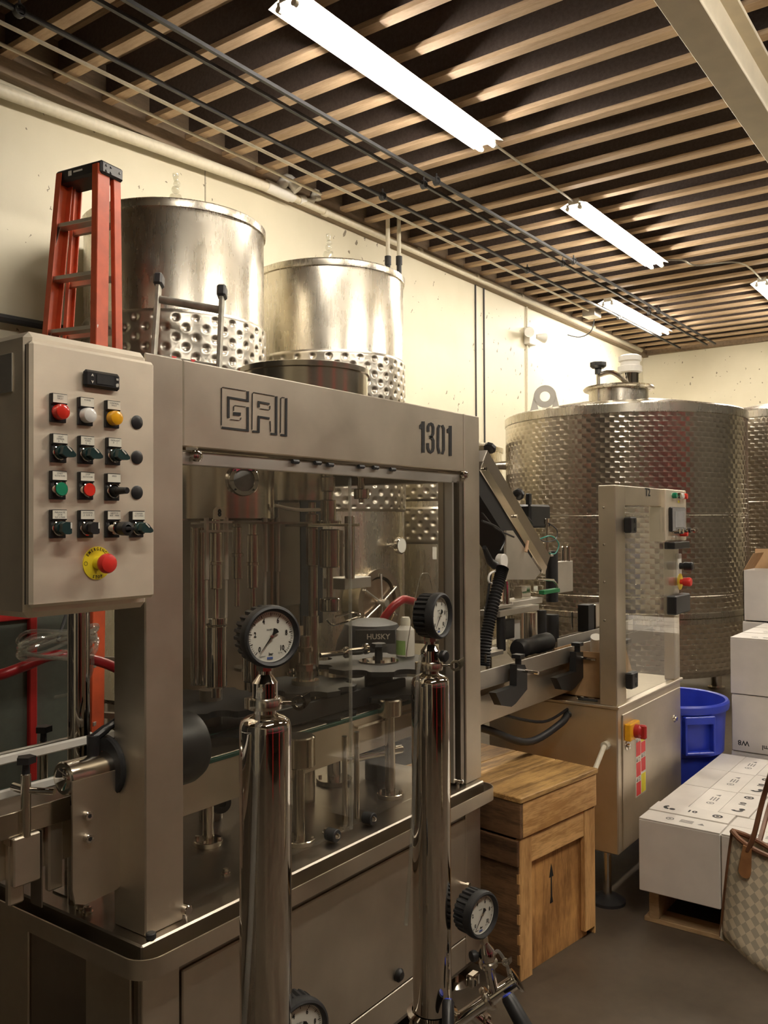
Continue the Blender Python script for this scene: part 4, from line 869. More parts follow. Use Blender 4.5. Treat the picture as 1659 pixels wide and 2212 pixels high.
# ------------------------------------------------------------------ pressure gauge builder
def gauge(c, n, par, Rg=.061, name='pressure_gauge', text=True):
    n = Vector(n).normalized(); c = Vector(c); u = Vector((0, 0, 1)); ex = u.cross(n).normalized(); back = c-n*.058
    b = MB(); N_ = 120; vs = []; prof = [(.80, 0, 0), (.93, .004, 1), (.95, .010, 1), (.95, .036, 1), (.985, .041, 0), (1.0, .046, 0), (1.0, .056, 0), (.97, .062, 0), (.90, .0645, 0), (.82, .061, 0), (.80, .054, 0)]
    for rr_, h, rib in prof:
        for i in range(N_):
            t_ = 2*PI*i/N_; k = rr_
            if rib: k *= 1.0 if (i % 5) < 3 else .90
            vs.append(back+n*h+(ex*math.cos(t_)+u*math.sin(t_))*Rg*k)
    fs = [(j*N_+i, j*N_+(i+1) % N_, (j+1)*N_+(i+1) % N_, (j+1)*N_+i) for j in range(len(prof)-1) for i in range(N_)]; b.add(vs, fs); b.add(vs[:N_], [tuple(range(N_))])
    g = build(name, b, 'black_rubber', par, angle=28); fz = c-n*.006
    dial = build('dial', MB().lathe(fz, n, [(0, 0), (Rg*.80, 0), (Rg*.81, .001)], 48), 'dial_white', g)
    def at(r, t_, h=.0008): return fz+n*h+(ex*math.sin(t_)+u*math.cos(t_))*r
    b = MB()
    for i in range(51):
        t_ = math.radians(-135+270*i/50); big = i % 5 == 0; r0, r1 = Rg*(.66 if big else .70), Rg*.76
        b.bar(at(r0, t_), at(r1, t_), .0014 if big else .0006, .0003, n)
    build('scale_ticks', b, 'ink_black', g, kind='stuff')
    b = MB()
    for v in (0, 2, 4, 6, 8, 10):
        t_ = math.radians(-135+27*v); add_text(b, str(v), at(Rg*.55, t_), ex, u, Rg*.23, .0004, .72, .0001)
    add_text(b, 'bar', at(Rg*.55, PI), ex, u, Rg*.13, .0002, .9, .0001); add_text(b, 'EN 837-1', at(Rg*.22, -.1), ex, u, Rg*.07, 0, .9, .0001); add_text(b, 'CL 1.0', at(Rg*.62, 2.6), ex, u, Rg*.06, 0, .9, .0001); add_text(b, 'GERMANY', at(Rg*.68, -2.7), ex, u, Rg*.05, 0, .9, .0001)
    build('dial_print', b, 'ink_black', g, kind='stuff')
    q = at(Rg*.68, PI+.05); build('maker_mark', MB().bar(q-ex*Rg*.10, q+ex*Rg*.10, Rg*.075, .0004, n), 'ink_blue', g)
    t_ = math.radians(-141); dirv = ex*math.sin(t_)+u*math.cos(t_); pv = dirv.cross(n); o = fz+n*.004; b = MB()
    b.prism([o+dirv*Rg*.66, o+pv*.0012, o-dirv*Rg*.12+pv*.0022, o-dirv*Rg*.26+pv*Rg*.11, o-dirv*Rg*.30, o-dirv*Rg*.26-pv*Rg*.11, o-dirv*Rg*.12-pv*.0022, o-pv*.0012], n*.0012); build('needle', b, 'ink_black', g)
    build('needle_hub', MB().lathe(fz+n*.003, n, [(Rg*.06, 0), (Rg*.06, .003), (0, .004)], 16), 'steel_part', g)
    build('gauge_glass', MB().lathe(c-n*.0005, n, [(0, 0), (Rg*.80, 0)], 40), 'pane_glass', g)
    return g
def ndir(c, a_deg):
    v = math.atan2(c[1], c[0])+PI+math.radians(a_deg); return Vector((math.cos(v), math.sin(v), 0))
def wing_nut(o, dirv, par, s=1.0):
    o = Vector(o); dirv = Vector(dirv).normalized(); b = MB(); b.cyl(o, o+dirv*.028*s, .0035*s, n=10); c = o+dirv*.034*s
    nrm = dirv.cross(Vector((0, 0, 1))).normalized(); b.lathe(c-nrm*.003*s, nrm, [(.008*s, 0), (.0145*s, 0), (.0145*s, .006*s), (.008*s, .006*s), (.008*s, 0)], 20)
    b.prism([c+dirv*.010*s-Vector((0, 0, .012*s))-nrm*.003*s, c+dirv*.024*s+Vector((0, 0, .004*s))-nrm*.003*s, c+dirv*.022*s+Vector((0, 0, .022*s))-nrm*.003*s, c+dirv*.006*s+Vector((0, 0, .012*s))-nrm*.003*s], nrm*.006*s)
    build('wing_nut', b, 'steel_polished', par)
def filter_housing(px, py, dd, label, hose_side, knob, bot, nd):
    c = dep(dd, px, py); k = dd/F; x, y, z0 = c.x, c.y, c.z
    t = thing('filter_housing', label, 'filter', (x, y, 0), 0, 'polished filter housings in front of the machine'); R = .0508
    b = MB(); b.lathe((x, y, 0), (0, 0, 1), [(0, bot), (R, bot), (R, z0-.012), (R*.985, z0-.002), (R*.93, z0+.006), (R*.75, z0+.013), (.028, z0+.017), (.022, z0+.020), (.022, z0+.030), (0, z0+.030)], 64); build('tube_body', b, 'steel_polished', t)
    f = MB(); f.lathe((x, y, 0), (0, 0, 1), [(R, bot-.004), (R+.014, bot-.002), (R+.016, bot+.008), (R+.003, bot+.014)], 48); build('base_flange', f, 'steel_polished', t)
    b = MB(); b.lathe((x, y, z0+.027), (0, 0, 1), [(.022, 0), (.033, .002), (.0335, .006), (.0335, .020), (.031, .024), (.022, .025)], 40); cl = build('clamp_ring', b, 'steel_part', t)
    wd = Vector((CR.x, CR.y, 0)).normalized()
    wing_nut((x+wd.x*.032, y+wd.y*.032, z0+.039), wd, cl, 1.0); bb = MB(); e = Vector((x, y, z0+.039))-wd*.034; bb.cyl(e-Vector((0, 0, .010)), e+Vector((0, 0, .010)), .007, n=12); build('clamp_hinge', bb, 'steel_part', cl)
    b = MB(); zz = z0+.05; b.lathe((x, y, zz), (0, 0, 1), [(.022, 0), (.0255, .002), (.0255, .030), (.0125, .046), (.0125, .053), (.011, .054), (0, .054)], 40); build('gauge_adaptor', b, 'steel_polished', t)
    b = MB(); b.cyl((x, y, zz+.053), (x, y, zz+.064), .0165, n=6); build('hex_nut', b, 'steel_part', t)
    gc = Vector((x, y, zz+.061+.061)); nn = ndir(gc, nd); gauge(gc+nn*.032, nn, t)
    tc = -Vector((CF.x, CF.y, 0)).normalized(); hs = (tc+wd*hose_side).normalized(); o = Vector((x, y, zz+.020))+hs*.025
    b = MB(); b.cyl(o-hs*.003, o+hs*.008, .006, n=14); build('nipple', b, 'steel_polished', t)
    o2 = o+hs*.008; pts = smooth_path([o2, o2+hs*.010-Vector((0, 0, .012)), Vector((x, y, 0))+hs*(R+.006)+Vector((0, 0, z0-.02)), Vector((x, y, 0))+hs*(R+.006)-wd*.012+Vector((0, 0, z0-.35)), Vector((x, y, 0))+hs*(R+.008)-wd*.030+Vector((0, 0, z0-.62))], 8)
    b = MB(); b.tube(pts, .0052, 10); build('clear_hose', b, 'clear_plastic', t)
    if knob:
        kd = (tc*.75+wd).normalized(); o = Vector((x, y, zz+.018))+kd*.025; b = MB(); b.cyl(o, o+kd*.01, .007, n=12); b.lathe(o+kd*.008, kd, [(0, 0), (.012, 0), (.0155, .004), (.0155, .014), (.012, .018), (0, .019)], 20); build('bleed_knob', b, 'black_plastic', t)
    for i in range(3):
        a = .4+i*2*PI/3; b = MB(); b.tube([(x+R*.8*math.cos(a), y+R*.8*math.sin(a), bot+.03), (x+.15*math.cos(a), y+.15*math.sin(a), 0.0)], .009, 10); build('leg', b, 'steel_part', t)
    return t
filter_housing(573, 1562, 1.70, 'polished tubular filter housing with gauge facing the camera, before the star wheels', -.15, False, .36, 25)
filter_housing(930, 1470, 2.29, 'polished tubular filter housing with black bleed knob, before the right machine post', -.9, True, .312, 62)
# third and fourth gauges with their valves
VM = thing('valve_manifold', 'chrome valve manifold with a tilted gauge and blue-tipped black handles', 'valve', (2.0, 1.15, 0)); D3 = 2.28
def q3(px, py, dd=D3): return dep(dd, px, py)
J = q3(1068, 2145); TopR = q3(1056, 2085); ax = (TopR-J).normalized()
b = MB(); b.cyl(J, TopR, .0135, n=24); build('riser', b, 'steel_polished', VM)
b = MB(); b.lathe(TopR-ax*.004, ax, [(.014, 0), (.024, .002), (.025, .006), (.025, .014), (.022, .018), (.014, .02)], 32); cl = build('clamp_ring', b, 'steel_part', VM)
wing_nut(TopR+ax*.008+CR*.022, CR, cl, .7)
b = MB(); b.lathe(TopR+ax*.014, ax, [(.018, 0), (.0215, .003), (.0215, .026), (.0105, .044), (.0105, .052), (0, .053)], 32); build('gauge_adaptor', b, 'steel_polished', VM)
gc = q3(1043, 1977); nn = ndir(gc, 49); e = TopR+ax*.066
b = MB(); b.cyl(e-ax*.002, e+ax*.010, .013, n=6); build('hex_nut', b, 'steel_part', VM); gauge(gc, nn, VM)
o = TopR+ax*.028-CR*.022; b = MB(); b.lathe(o, -CR-CF*.5, [(.007, 0), (.007, .006), (.014, .008), (.015, .014), (.013, .022), (0, .023)], 18); build('bleed_knob', b, 'black_plastic', VM)
o = TopR+ax*.03+CR*.020; b = MB(); b.tube(smooth_path([o, o+CR*.012+Vector((0, 0, .006)), o+CR*.035-Vector((0, 0, .035)), o+CR*.042-Vector((0, 0, .095))], 8), .0045, 8); build('clear_hose', b, 'clear_plastic', VM)
A0, A1 = q3(975, 2215), q3(1116, 2118); u = (A1-A0).normalized()
b = MB(); b.cyl(A0-u*.15, A1, .0185, n=28); b.lathe(A1-u*.004, u, [(.0185, 0), (.031, .001), (.032, .004), (.031, .008), (0, .009)], 32); build('main_pipe', b, 'steel_polished', VM)
Cc = q3(1053, 2158); b = MB(); b.lathe(Cc-u*.008, u, [(.017, 0), (.031, .002), (.032, .006), (.032, .012), (.029, .016), (.017, .017)], 32); build('clamp_ring', b, 'steel_part', VM)
b = MB(); b.cyl(q3(1015, 2185), q3(1075, 2240), .0165, n=24); b.lathe(q3(1040, 2206)-CR*.0, CR-Vector((0, 0, .8)), [(.016, 0), (.026, .002), (.026, .012), (.016, .014)], 28); build('tee_pipe', b, 'steel_polished', VM)
b = MB(); o = q3(1022, 2115); b.box(o.x-.018, o.x+.018, o.y-.012, o.y+.012, o.z-.016, o.z+.016, .004); b.m = 1; b.cyl(o-CF*.016, o-CF*.012, .008, n=6); build('clamp_nut', b, ['steel_polished', 'ink_black'], VM)
for (p0, p1, w0, w1) in (((968, 2160), (968, 2225), .016, .016), ((1095, 2150), (1145, 2240), .019, .022)):
    P0, P1 = q3(*p0, 2.22), q3(*p1, 2.18); b = MB(); b.tube([P0, P0+(P1-P0)*.08, P1], [w0*.8, w0, w1], 14); h = build('valve_handle', b, 'black_plastic', VM)
    dn = (P0-P1).normalized(); build('handle_tip', MB().lathe(P0, dn, [(w0*.7, -.001), (w0*.6, .003), (0, .004)], 14), 'blue_plastic', h)
b = MB(); b.cyl((A0-u*.1).to_tuple(), ((A0-u*.1).x, (A0-u*.1).y, 0), .016, n=16); build('stand_leg', b, 'steel_part', VM)
b = MB(); q = q3(1068, 2235); b.cyl(q, (q.x, q.y, 0), .014, n=16); build('stand_leg', b, 'steel_part', VM)
G4 = dep(1.70, 652, 2227); LG = thing('lower_gauge', 'pressure gauge at the foot of the nearer filter housing, mostly cut off', 'gauge', (G4.x, G4.y, 0))
gauge(G4, ndir(G4, 30), LG); b = MB(); q = G4-ndir(G4, 30)*.03; b.cyl((q.x, q.y, q.z-.05), (q.x, q.y, 0), .014, n=16); build('gauge_stem', b, 'steel_part', LG)
# ------------------------------------------------------------------ orange stepladder
tL, tR, tE = dep(4.98, 135, 385), dep(4.83, 224, 362), dep(4.90, 268, 372)
S = thing('stepladder', 'orange fibreglass stepladder with black top cap standing before the first tank', 'ladder', ((tL.x+tR.x)/2, (tL.y+tR.y)/2, 0))
ztop = 3.60; du = (tR-tL); du.z = 0; W = du.length; du.normalize(); dv = Vector((du.y, -du.x, 0)); dv = dv if dv.dot(tE-tR) > 0 else -dv; Dp = .155
def flr(pt, px, py, dd):
    q = dep(dd, px, py); s_ = pt.z/(pt.z-q.z); g = pt+(q-pt)*s_; return g
fl = flr(Vector((tL.x, tL.y, ztop)), 42, 1450, 4.75); fr = flr(Vector((tR.x, tR.y, ztop)), 212, 1450, 4.63)
c0 = Vector((tL.x, tL.y, ztop)); c1 = Vector((tR.x, tR.y, ztop))
rl = fl+dv*.20; rr_ = fr+dv*.20
def rail(p0, p1, w_, d_, nm):
    b = MB(); ln = (p1-p0).normalized(); sd_ = dv
    for off, ww, dd_ in ((0, .006, d_),): b.bar(p0, p1, ww, dd_, dv)
    b.bar(p0+dv*d_/2+du*w_/2, p1+dv*d_/2+du*w_/2, w_, .006, dv); b.bar(p0-dv*d_/2+du*w_/2, p1-dv*d_/2+du*w_/2, w_, .006, dv)
    return build(nm, b, 'orange_fibreglass', S)
rail(fl, c0, .04, .085, 'front_rail'); rail(fr, c1, -.04, .085, 'front_rail')
rail(rl, c0+dv*.10, .025, .05, 'rear_rail'); rail(rr_, c1+dv*.10, -.025, .05, 'rear_rail')
cm = (c0+c1)/2+dv*.05; b = MB(); b.bar(c0-du*.02+dv*.05-Vector((0, 0, .015)), c1+du*.02+dv*.05-Vector((0, 0, .015)), .17, .075, (0, 0, 1), .012); cap = build('top_cap', b, 'black_plastic', S)
for i in range(4):
    for z_ in (.0, -.03):
        pass
for i, (a_, z_) in enumerate(((.0, .0), (.035, .0), (.10, -.01), (.0, -.03), (.035, -.03))):
    q = c1+du*.02+dv*a_+Vector((0, 0, z_-.002)); build('rivet', MB().lathe(q, du, [(.007, 0), (.005, .004), (0, .005)], 10), 'dark_iron', cap)
b = MB(); q = (c0+c1)/2-dv*.036+Vector((0, 0, -.012)); b.bar(q-du*.035+Vector((0, 0, .003)), q+du*.035+Vector((0, 0, .003)), .010, .001, dv); b.bar(q-du*.075, q-du*.050, .028, .001, dv); build('cap_marking', b, 'white_plastic', cap, kind='stuff')
for i in range(12):
    z_ = ztop-.305*(i+1)+.0
    if z_ < .2: break
    s_ = (ztop-z_)/ztop; p0 = c0+(fl-c0)*s_; p1 = c1+(fr-c1)*s_; b = MB(); b.bar(p0, p1, .075, .022, (0, 0, 1), .002); st = build('step', b, 'aluminium', S)
    if i % 2 == 0:
        for pp, sg in ((p0, 1), (p1, -1)): b = MB(); b.prism([pp-dv*.03+du*sg*.006-Vector((0, 0, .005)), pp-dv*.03+du*sg*.055-Vector((0, 0, .005)), pp-dv*.03+du*sg*.006-Vector((0, 0, .13))], dv*.003); build('gusset', b, 'aluminium', st)
    g0, g1 = c0+dv*.10+(rl-c0-dv*.10)*s_, c1+dv*.10+(rr_-c1-dv*.10)*s_; build('rear_brace', MB().bar(g0, g1, .03, .03, (0, 0, 1)), 'aluminium', S)
# ------------------------------------------------------------------ aluminium extension ladder against the first tank
E0, E1 = dep(5.38, 344, 600), dep(5.32, 480, 625); EL = thing('extension_ladder', 'weathered aluminium ladder leaning on the first dimpled tank', 'ladder', (E0.x, E0.y, 0))
bk = Vector((CF.x, CF.y, 0)).normalized()
b0, b1 = Vector((E0.x, E0.y, 0))-bk*.75-Vector((CR.x, CR.y, 0))*.01, Vector((E1.x, E1.y, 0))-bk*.75+Vector((CR.x, CR.y, 0))*.02
for p0, p1 in ((b0, E0), (b1, E1)):
    b = MB(); b.bar(p0, p1, .026, .06, bk, .005); r_ = build('side_rail', b, 'weathered_alu', EL)
    d_ = (p1-p0).normalized(); build('rail_cap', MB().bar(p1-d_*.06, p1+d_*.02, .055, .085, bk, .012), 'dark_iron', r_)
for i in range(12):
    s_ = 1-.045-i*.12
    if s_ < .05: break
    p0, p1 = b0+(E0-b0)*s_, b1+(E1-b1)*s_; build('rung', MB().cyl(p0, p1, .024 if i == 0 else .019, n=12), 'weathered_alu', EL)
for s_ in (.33, .62):
    s2 = 1-.045-.12; p0, p1 = b0+(E0-b0)*s2, b1+(E1-b1)*s2; q = p0+(p1-p0)*s_; build('red_marker', MB().prism([q+bk*-.024+Vector((-.02, 0, .02)), q+bk*-.024+Vector((.02, 0, .02)), q+bk*-.024+Vector((0, 0, -.02))], bk*.004), 'sticker_red', EL)
# ------------------------------------------------------------------ air compressor and hoses behind the machine
K = dep(3.95, 802, 1365); K.z = 0; AC = thing('air_compressor', 'dark grey upright air compressor marked HUSKY behind the window', 'compressor', (K.x, K.y, 0))
b = MB(); b.lathe((K.x, K.y, 0), (0, 0, 1), [(0, .12), (.15, .13), (.19, .2), (.19, .78), (.15, .86), (0, .88)], 36); build('air_tank', b, 'compressor_grey', AC)
zs = 1.6-(1420-1132)/F*3.95; zh = 1.6-(1338-1132)/F*3.95
b = MB(); b.lathe((K.x, K.y, 0), (0, 0, 1), [(0, .85), (.16, .86), (.165, zs+.03), (.155, zs+.08), (.12, zh-.02), (.07, zh+.0), (0, zh+.006)], 32); build('shroud', b, 'compressor_grey', AC)
kd = (Vector((0, 0, 0))-Vector((K.x, K.y, 0))).normalized(); kx = Vector((-kd.y, kd.x, 0)); q = dep(3.95, 812, 1362)-CF*.20
b = MB(); b.bar(q-kx*.085, q+kx*.085, .06, .004, kd); pl = build('badge', b, 'compressor_grey', AC)
b = MB(); add_text(b, 'HUSKY', q+kd*.003+kx*.012, kx, (0, 0, 1), .032, .0006, 1, .0004); build('badge_lettering', b, 'white_plastic', pl)
for i in range(3):
    a = i*2*PI/3; x, y = K.x+.15*math.cos(a), K.y+.15*math.sin(a); build('foot', MB().cyl((x, y, 0), (x, y, .17), .025, n=12), 'black_rubber', AC)
b = MB(); hp_ = [dep(4.1, 822, 1348), dep(4.1, 835, 1328), dep(4.12, 855, 1305), dep(4.2, 880, 1296), dep(4.4, 915, 1330), dep(4.6, 935, 1500), dep(4.7, 940, 1700)]; hp_[-1].z = .012
b.tube(smooth_path(hp_, 8), .020, 12); build('red_air_hose', b, 'red_hose', None, label='red braided hose curving up from the air compressor', cat='hose')
# coil of clear tube and red hose seen under the control cabinet
HC = dep(2.95, 125, 1385); HK = thing('hose_coil', 'coil of clear plastic tubing hanging below the control cabinet', 'hose', tuple(HC))
b = MB()
for i in range(9):
    pts = []; a_ = .12+.012*random.random(); c_ = .045+.02*random.random(); dz = -.03+.06*i/9
    for k in range(28):
        t_ = 2*PI*k/28; pts.append(HC+CR*(a_*1.05*math.cos(t_))+CF*(.08*math.sin(t_))+Vector((0, 0, dz+c_*.5*math.sin(t_+.3*i)+.01*math.sin(3*t_+i))))
    b.tube(pts, .006, 7, True)
build('tubing_loops', b, 'clear_plastic', HK, kind='stuff')
b = MB(); b.tube(smooth_path([HC+CR*.11, HC+CR*.115-Vector((0, 0, .10)), HC+CR*.06-Vector((0, 0, .17)), HC-CR*.01-Vector((0, 0, .19))], 8), .006, 8); build('tubing_end', b, 'clear_plastic', HK)
for sg in (0,): build('hang_hook', MB().tube(smooth_path([HC+Vector((0, 0, .0)), HC+CF*.12+Vector((0, 0, .12)), HC+CF*.35+Vector((0, 0, .30))], 6), .006, 8), 'dark_iron', HK)
rh = [dep(2.9, -60, 1470), dep(2.9, 0, 1458), dep(2.95, 55, 1438), dep(3.0, 120, 1415), dep(3.05, 200, 1425), dep(3.1, 255, 1445), dep(3.2, 320, 1480)]
b = MB(); b.tube(smooth_path(rh, 6), .018, 12); build('red_hose', b, 'red_hose', None, label='red braided hose passing behind the infeed conveyor', cat='hose')

EC = thing('backing_box', 'added grey-green box with red frame behind the infeed conveyor', 'cabinet', (2.0, 3.6, 0))  # box added to darken the view under the control cabinet
build('cabinet_body', MB().box(1.72, 2.30, 3.35, 3.8, .06, 1.62, .01), 'backing_green', EC)
for x_ in (1.80, 2.05): build('frame_bar', MB().box(x_, x_+.035, 3.325, 3.35, .1, 1.25 if x_ > 1.9 else 1.6, .004), 'red_paint', EC)
build('frame_bar', MB().box(1.835, 2.05, 3.325, 3.35, 1.21, 1.25, .004), 'red_paint', EC)
for x_ in (1.78, 2.24):
    for y_ in (3.4, 3.75): build('box_foot', MB().cyl((x_, y_, 0), (x_, y_, .065), .03, n=12), 'black_rubber', EC)
# ------------------------------------------------------------------ labelling machine
LY = 1.345; LX0, LX1 = 3.466, 4.292
LM = thing('labelling_machine', 'stainless labelling machine with clear hinged door and touch screen', 'machine', (3.88, 1.62, 0))
def pbox(name, x0, y0, x1, y1, y, th, mat, par=LM, c=.002, **kw):
    a, e = oY(y, x0, y0), oY(y, x1, y1); zc_a = oY(y, (x0+x1)/2, y0).z; zc_e = oY(y, (x0+x1)/2, y1).z
    return build(name, MB().box(a.x, e.x, y, y+th, zc_e, zc_a, c), mat, par, **kw)
build('base_cabinet', MB().box(LX0, LX1, LY, 1.95, .228, .829, .005), 'steel_panel', LM)
build('base_door', MB().box(LX0+.045, LX1-.02, LY-.006, LY, .24, .80, .003), 'steel_panel', LM)
build('top_tray', MB().box(LX0-.012, LX1+.01, LY-.01, 1.96, .829, .842, .003), 'steel_panel', LM)
for x, y in ((3.53, 1.42), (4.22, 1.42), (3.53, 1.88), (4.22, 1.88)):
    b = MB(); b.cyl((x, y, 0.02), (x, y, .23), .018, n=14); b.m = 1; b.lathe((x, y, 0), (0, 0, 1), [(0, 0), (.075, 0), (.075, .012), (.05, .028), (.018, .035), (0, .035)], 28); build('machine_foot', b, ['steel_part', 'black_rubber'], LM)
yb = oX(LX0, 1322, 1300).y
build('door_post', MB().box(LX0-.004, LX0+.105, LY, LY+.075, .842, 1.757, .003), 'steel_panel', LM)
build('door_post', MB().box(4.205, LX1-.005, LY, LY+.05, .842, 1.50, .003), 'steel_panel', LM)
for py in (1096, 1177, 1258, 1342):
    q = oX(LX0-.004, 1330, py); build('post_screw', MB().lathe((LX0-.004, LY+.05, q.z), (-1, 0, 0), [(.006, 0), (.005, .003), (0, .004)], 10), 'steel_polished', LM)
build('header', MB().box(LX0+.105, 4.09, LY, LY+.05, 1.675, 1.757, .003), 'steel_panel', LM)
q = oY(LY, 1399, 1064); b = MB(); add_text(b, 'T2', (q.x, LY-.0006, q.z), (1, 0, 0), (0, 0, 1), .05, .001, 1.2); build('header_lettering', b, 'ink_black', LM, kind='stuff')
gd = build('clear_door', MB().box(LX0+.09, 4.235, LY-.014, LY-.006, .86, 1.67), 'acrylic', LM)
for py in (1134, 1469):
    q = oY(LY, 1352 if py > 1300 else 1362, py); x_ = LX0+.10; b = MB(); b.box(x_-.022, x_+.05, LY-.035, LY-.004, q.z-.034, q.z+.034, .005); b.m = 1
    for dz in (-.018, .018): b.lathe((x_+.028, LY-.035, q.z+dz), (0, -1, 0), [(.009, 0), (.009, .002), (0, .002)], 10)
    build('door_hinge', b, ['black_plastic', 'ink_black'], LM)
q = oY(LY, 1460, 1302); build('door_latch', MB().box(4.08, 4.30, LY-.05, LY-.004, q.z-.045, q.z+.045, .006), 'black_plastic', LM)
# control box with touch screen
cb = build('control_box', MB().box(4.035, 4.345, LY-.02, LY+.06, 1.512, 1.757, .004), 'steel_door', LM); fy = LY-.02
def cbp(px, py): return oY(fy, px, py)
a, e = cbp(1447, 1092), cbp(1481, 1155); zc = cbp(1464, 1122).z; xs0, xs1 = 4.075, 4.285
s_ = build('touch_screen', MB().box(xs0, xs1, fy-.016, fy, zc-.058, zc+.058, .004), 'black_plastic', LM)
build('screen_bezel', MB().box(xs0+.006, xs1-.006, fy-.018, fy-.015, zc-.054, zc+.054), 'ink_grey', s_)
build('screen_face', MB().box(xs0+.04, xs1-.04, fy-.0195, fy-.017, zc-.038, zc+.038), 'screen_grey', s_)
def cknob(x, z, mat, r=.014, h=.02, nm='push_button'):
    o = build(nm, MB().lathe((x, fy, z), (0, -1, 0), [(r, 0), (r, h*.7), (r*.9, h), (0, h)], 18), mat, LM); return o
cknob(4.14, 1.728, 'green_lens'); cknob(4.20, 1.728, 'steel_polished', nm='selector_switch'); cknob(4.245, 1.728, 'white_lens', nm='pilot_light'); cknob(4.30, 1.728, 'red_lens')
build('caution_tag', MB().box(4.215, 4.24, fy-.001, fy, 1.695, 1.706), 'sticker_yellow', LM)
for x_, z_, m_ in ((4.13, 1.560, 'steel_polished'), (4.185, 1.558, 'steel_polished'), (4.245, 1.562, 'steel_polished'), (4.25, 1.545, 'estop_red'), (4.30, 1.562, 'black_plastic')): cknob(x_, z_, m_, .013, .035, 'selector_switch')
b = MB(); b.cyl((4.30, fy-.03, 1.562), (4.30, fy-.055, 1.562), .006, n=10); b.lathe((4.30, fy-.055, 1.562), (1, 0, 0), [(.006, 0), (.014, 0), (.014, .003), (.006, .003)], 14); build('key', b, 'steel_part', LM)
build('legend_plate', MB().box(4.12, 4.20, fy-.001, fy, 1.528, 1.540), 'cream_label', LM)
b = MB(); b.box(4.07, 4.30, LY-.05, LY, 1.475, 1.508, .003); build('plug_strip', b, 'black_plastic', LM)
xk = 4.262; zk = oY(LY-.01, 1472, 1222).z
b = MB(); b.box(xk-.028, xk+.03, LY-.012, LY, zk-.075, zk+.06, .003); sp_ = build('switch_plate', b, 'white_plastic', LM)
build('rotary_knob', MB().lathe((xk, LY-.012, zk), (0, -1, 0), [(.016, 0), (.016, .02), (.02, .022), (.02, .06), (.014, .065), (0, .065)], 16), 'black_plastic', LM)
zk = oY(LY-.03, 1475, 1257).z; b = MB(); b.lathe((xk, LY-.01, zk), (0, -1, 0), [(0, 0), (.040, 0), (.040, .004), (0, .004)], 32); es = build('emergency_stop', b, 'estop_yellow', LM, label='yellow ring with red stop button')
build('mushroom_cap', MB().lathe((xk, LY-.014, zk), (0, -1, 0), [(.012, 0), (.013, .012), (.020, .015), (.022, .044), (.018, .052), (0, .054)], 28), 'estop_red', es)
# main switch, lock, warning stickers
q = oY(LY-.006, 1359, 1577); fx_ = LY-.006
b = MB(); b.box(q.x-.055, q.x+.055, fx_-.028, fx_, q.z-.036, q.z+.036, .004); ms = build('main_switch', b, 'amber_lens', LM, label='yellow plate with red rotary main switch')
b = MB(); b.lathe((q.x, fx_-.028, q.z), (0, -1, 0), [(.028, 0), (.028, .02), (.022, .028), (0, .03)], 24); b.box(q.x-.010, q.x+.010, fx_-.075, fx_-.045, q.z-.030, q.z+.030, .006); build('switch_knob', b, 'red_paint', ms)
for px, py in ((1354, 1611), (1456, 1552)):
    q = oY(fx_, px, py); build('door_lock', MB().lathe((q.x, fx_, q.z), (0, -1, 0), [(.018, 0), (.018, .004), (.010, .006), (.010, .014), (0, .014)], 18), 'steel_polished', LM)
a = oY(fx_, 1373, 1660); e = oY(fx_, 1394.5, 1648); zt = oY(fx_, 1374, 1596).z; zb = oY(fx_, 1372, 1724).z
st = build('warning_sticker', MB().box(a.x, e.x, fx_-.0012, fx_, zb, zt), 'white_paint', LM); W_ = e.x-a.x; Hs = zt-zb
blocks = [('r', 0, .07, .31), ('y', 1, .03, .10), ('r', 1, .11, .30), ('r', 0, .42, .66), ('r', 1, .39, .62), ('r', 0, .76, .985), ('y', 1, .66, .985)]
for col_, cx_, t0, t1 in blocks:
    x0_ = a.x+W_*(.04+.49*cx_); build('sticker_block', MB().box(x0_, x0_+W_*.43, fx_-.0018, fx_-.0010, zt-Hs*t1, zt-Hs*t0), 'sticker_red' if col_ == 'r' else 'sticker_yellow', st)
b = MB()
for cx_, t_ in ((0, .035), (0, .37), (0, .71), (1, .34)):
    x0_ = a.x+W_*(.12+.49*cx_); z_ = zt-Hs*t_; b.prism([(x0_-.010, fx_-.0022, z_-.008), (x0_+.010, fx_-.0022, z_-.008), (x0_, fx_-.0022, z_+.009)], (0, .0008, 0)); b.lathe((x0_+W_*.2, fx_-.0014, z_), (0, -1, 0), [(.006, .0006), (.009, .0006)], 14)
build('sticker_symbols', b, 'ink_grey', st, kind='stuff')
# cable gland on the left face
q = oX(LX0, 1311, 1609); b = MB(); b.cyl((LX0, q.y, q.z), (LX0-.03, q.y, q.z), .018, n=8); b.cyl((LX0-.03, q.y, q.z), (LX0-.26, q.y-.02, q.z-.12), .010, n=10); build('cable_gland', b, 'pvc', LM)
b = MB(); q = oX(LX0, 1226, 1552); b.tube(smooth_path([q+Vector((0, 0, .02)), q+Vector((-.08, .0, -.01)), q+Vector((-.28, .05, -.05)), q+Vector((-.55, .1, .05)), q+Vector((-.8, .15, .12))], 8), .015, 12); build('corrugated_hose', b, 'black_rubber', LM)
b = MB(); b.cyl(q+Vector((-.01, 0, .02)), q+Vector((.06, -.02, .01)), .016, n=10); b.tube(smooth_path([q+Vector((0, 0, .04)), q+Vector((-.2, .02, .02)), q+Vector((-.5, .05, .10))], 6), .006, 8); build('hose_plug', b, 'black_plastic', LM)
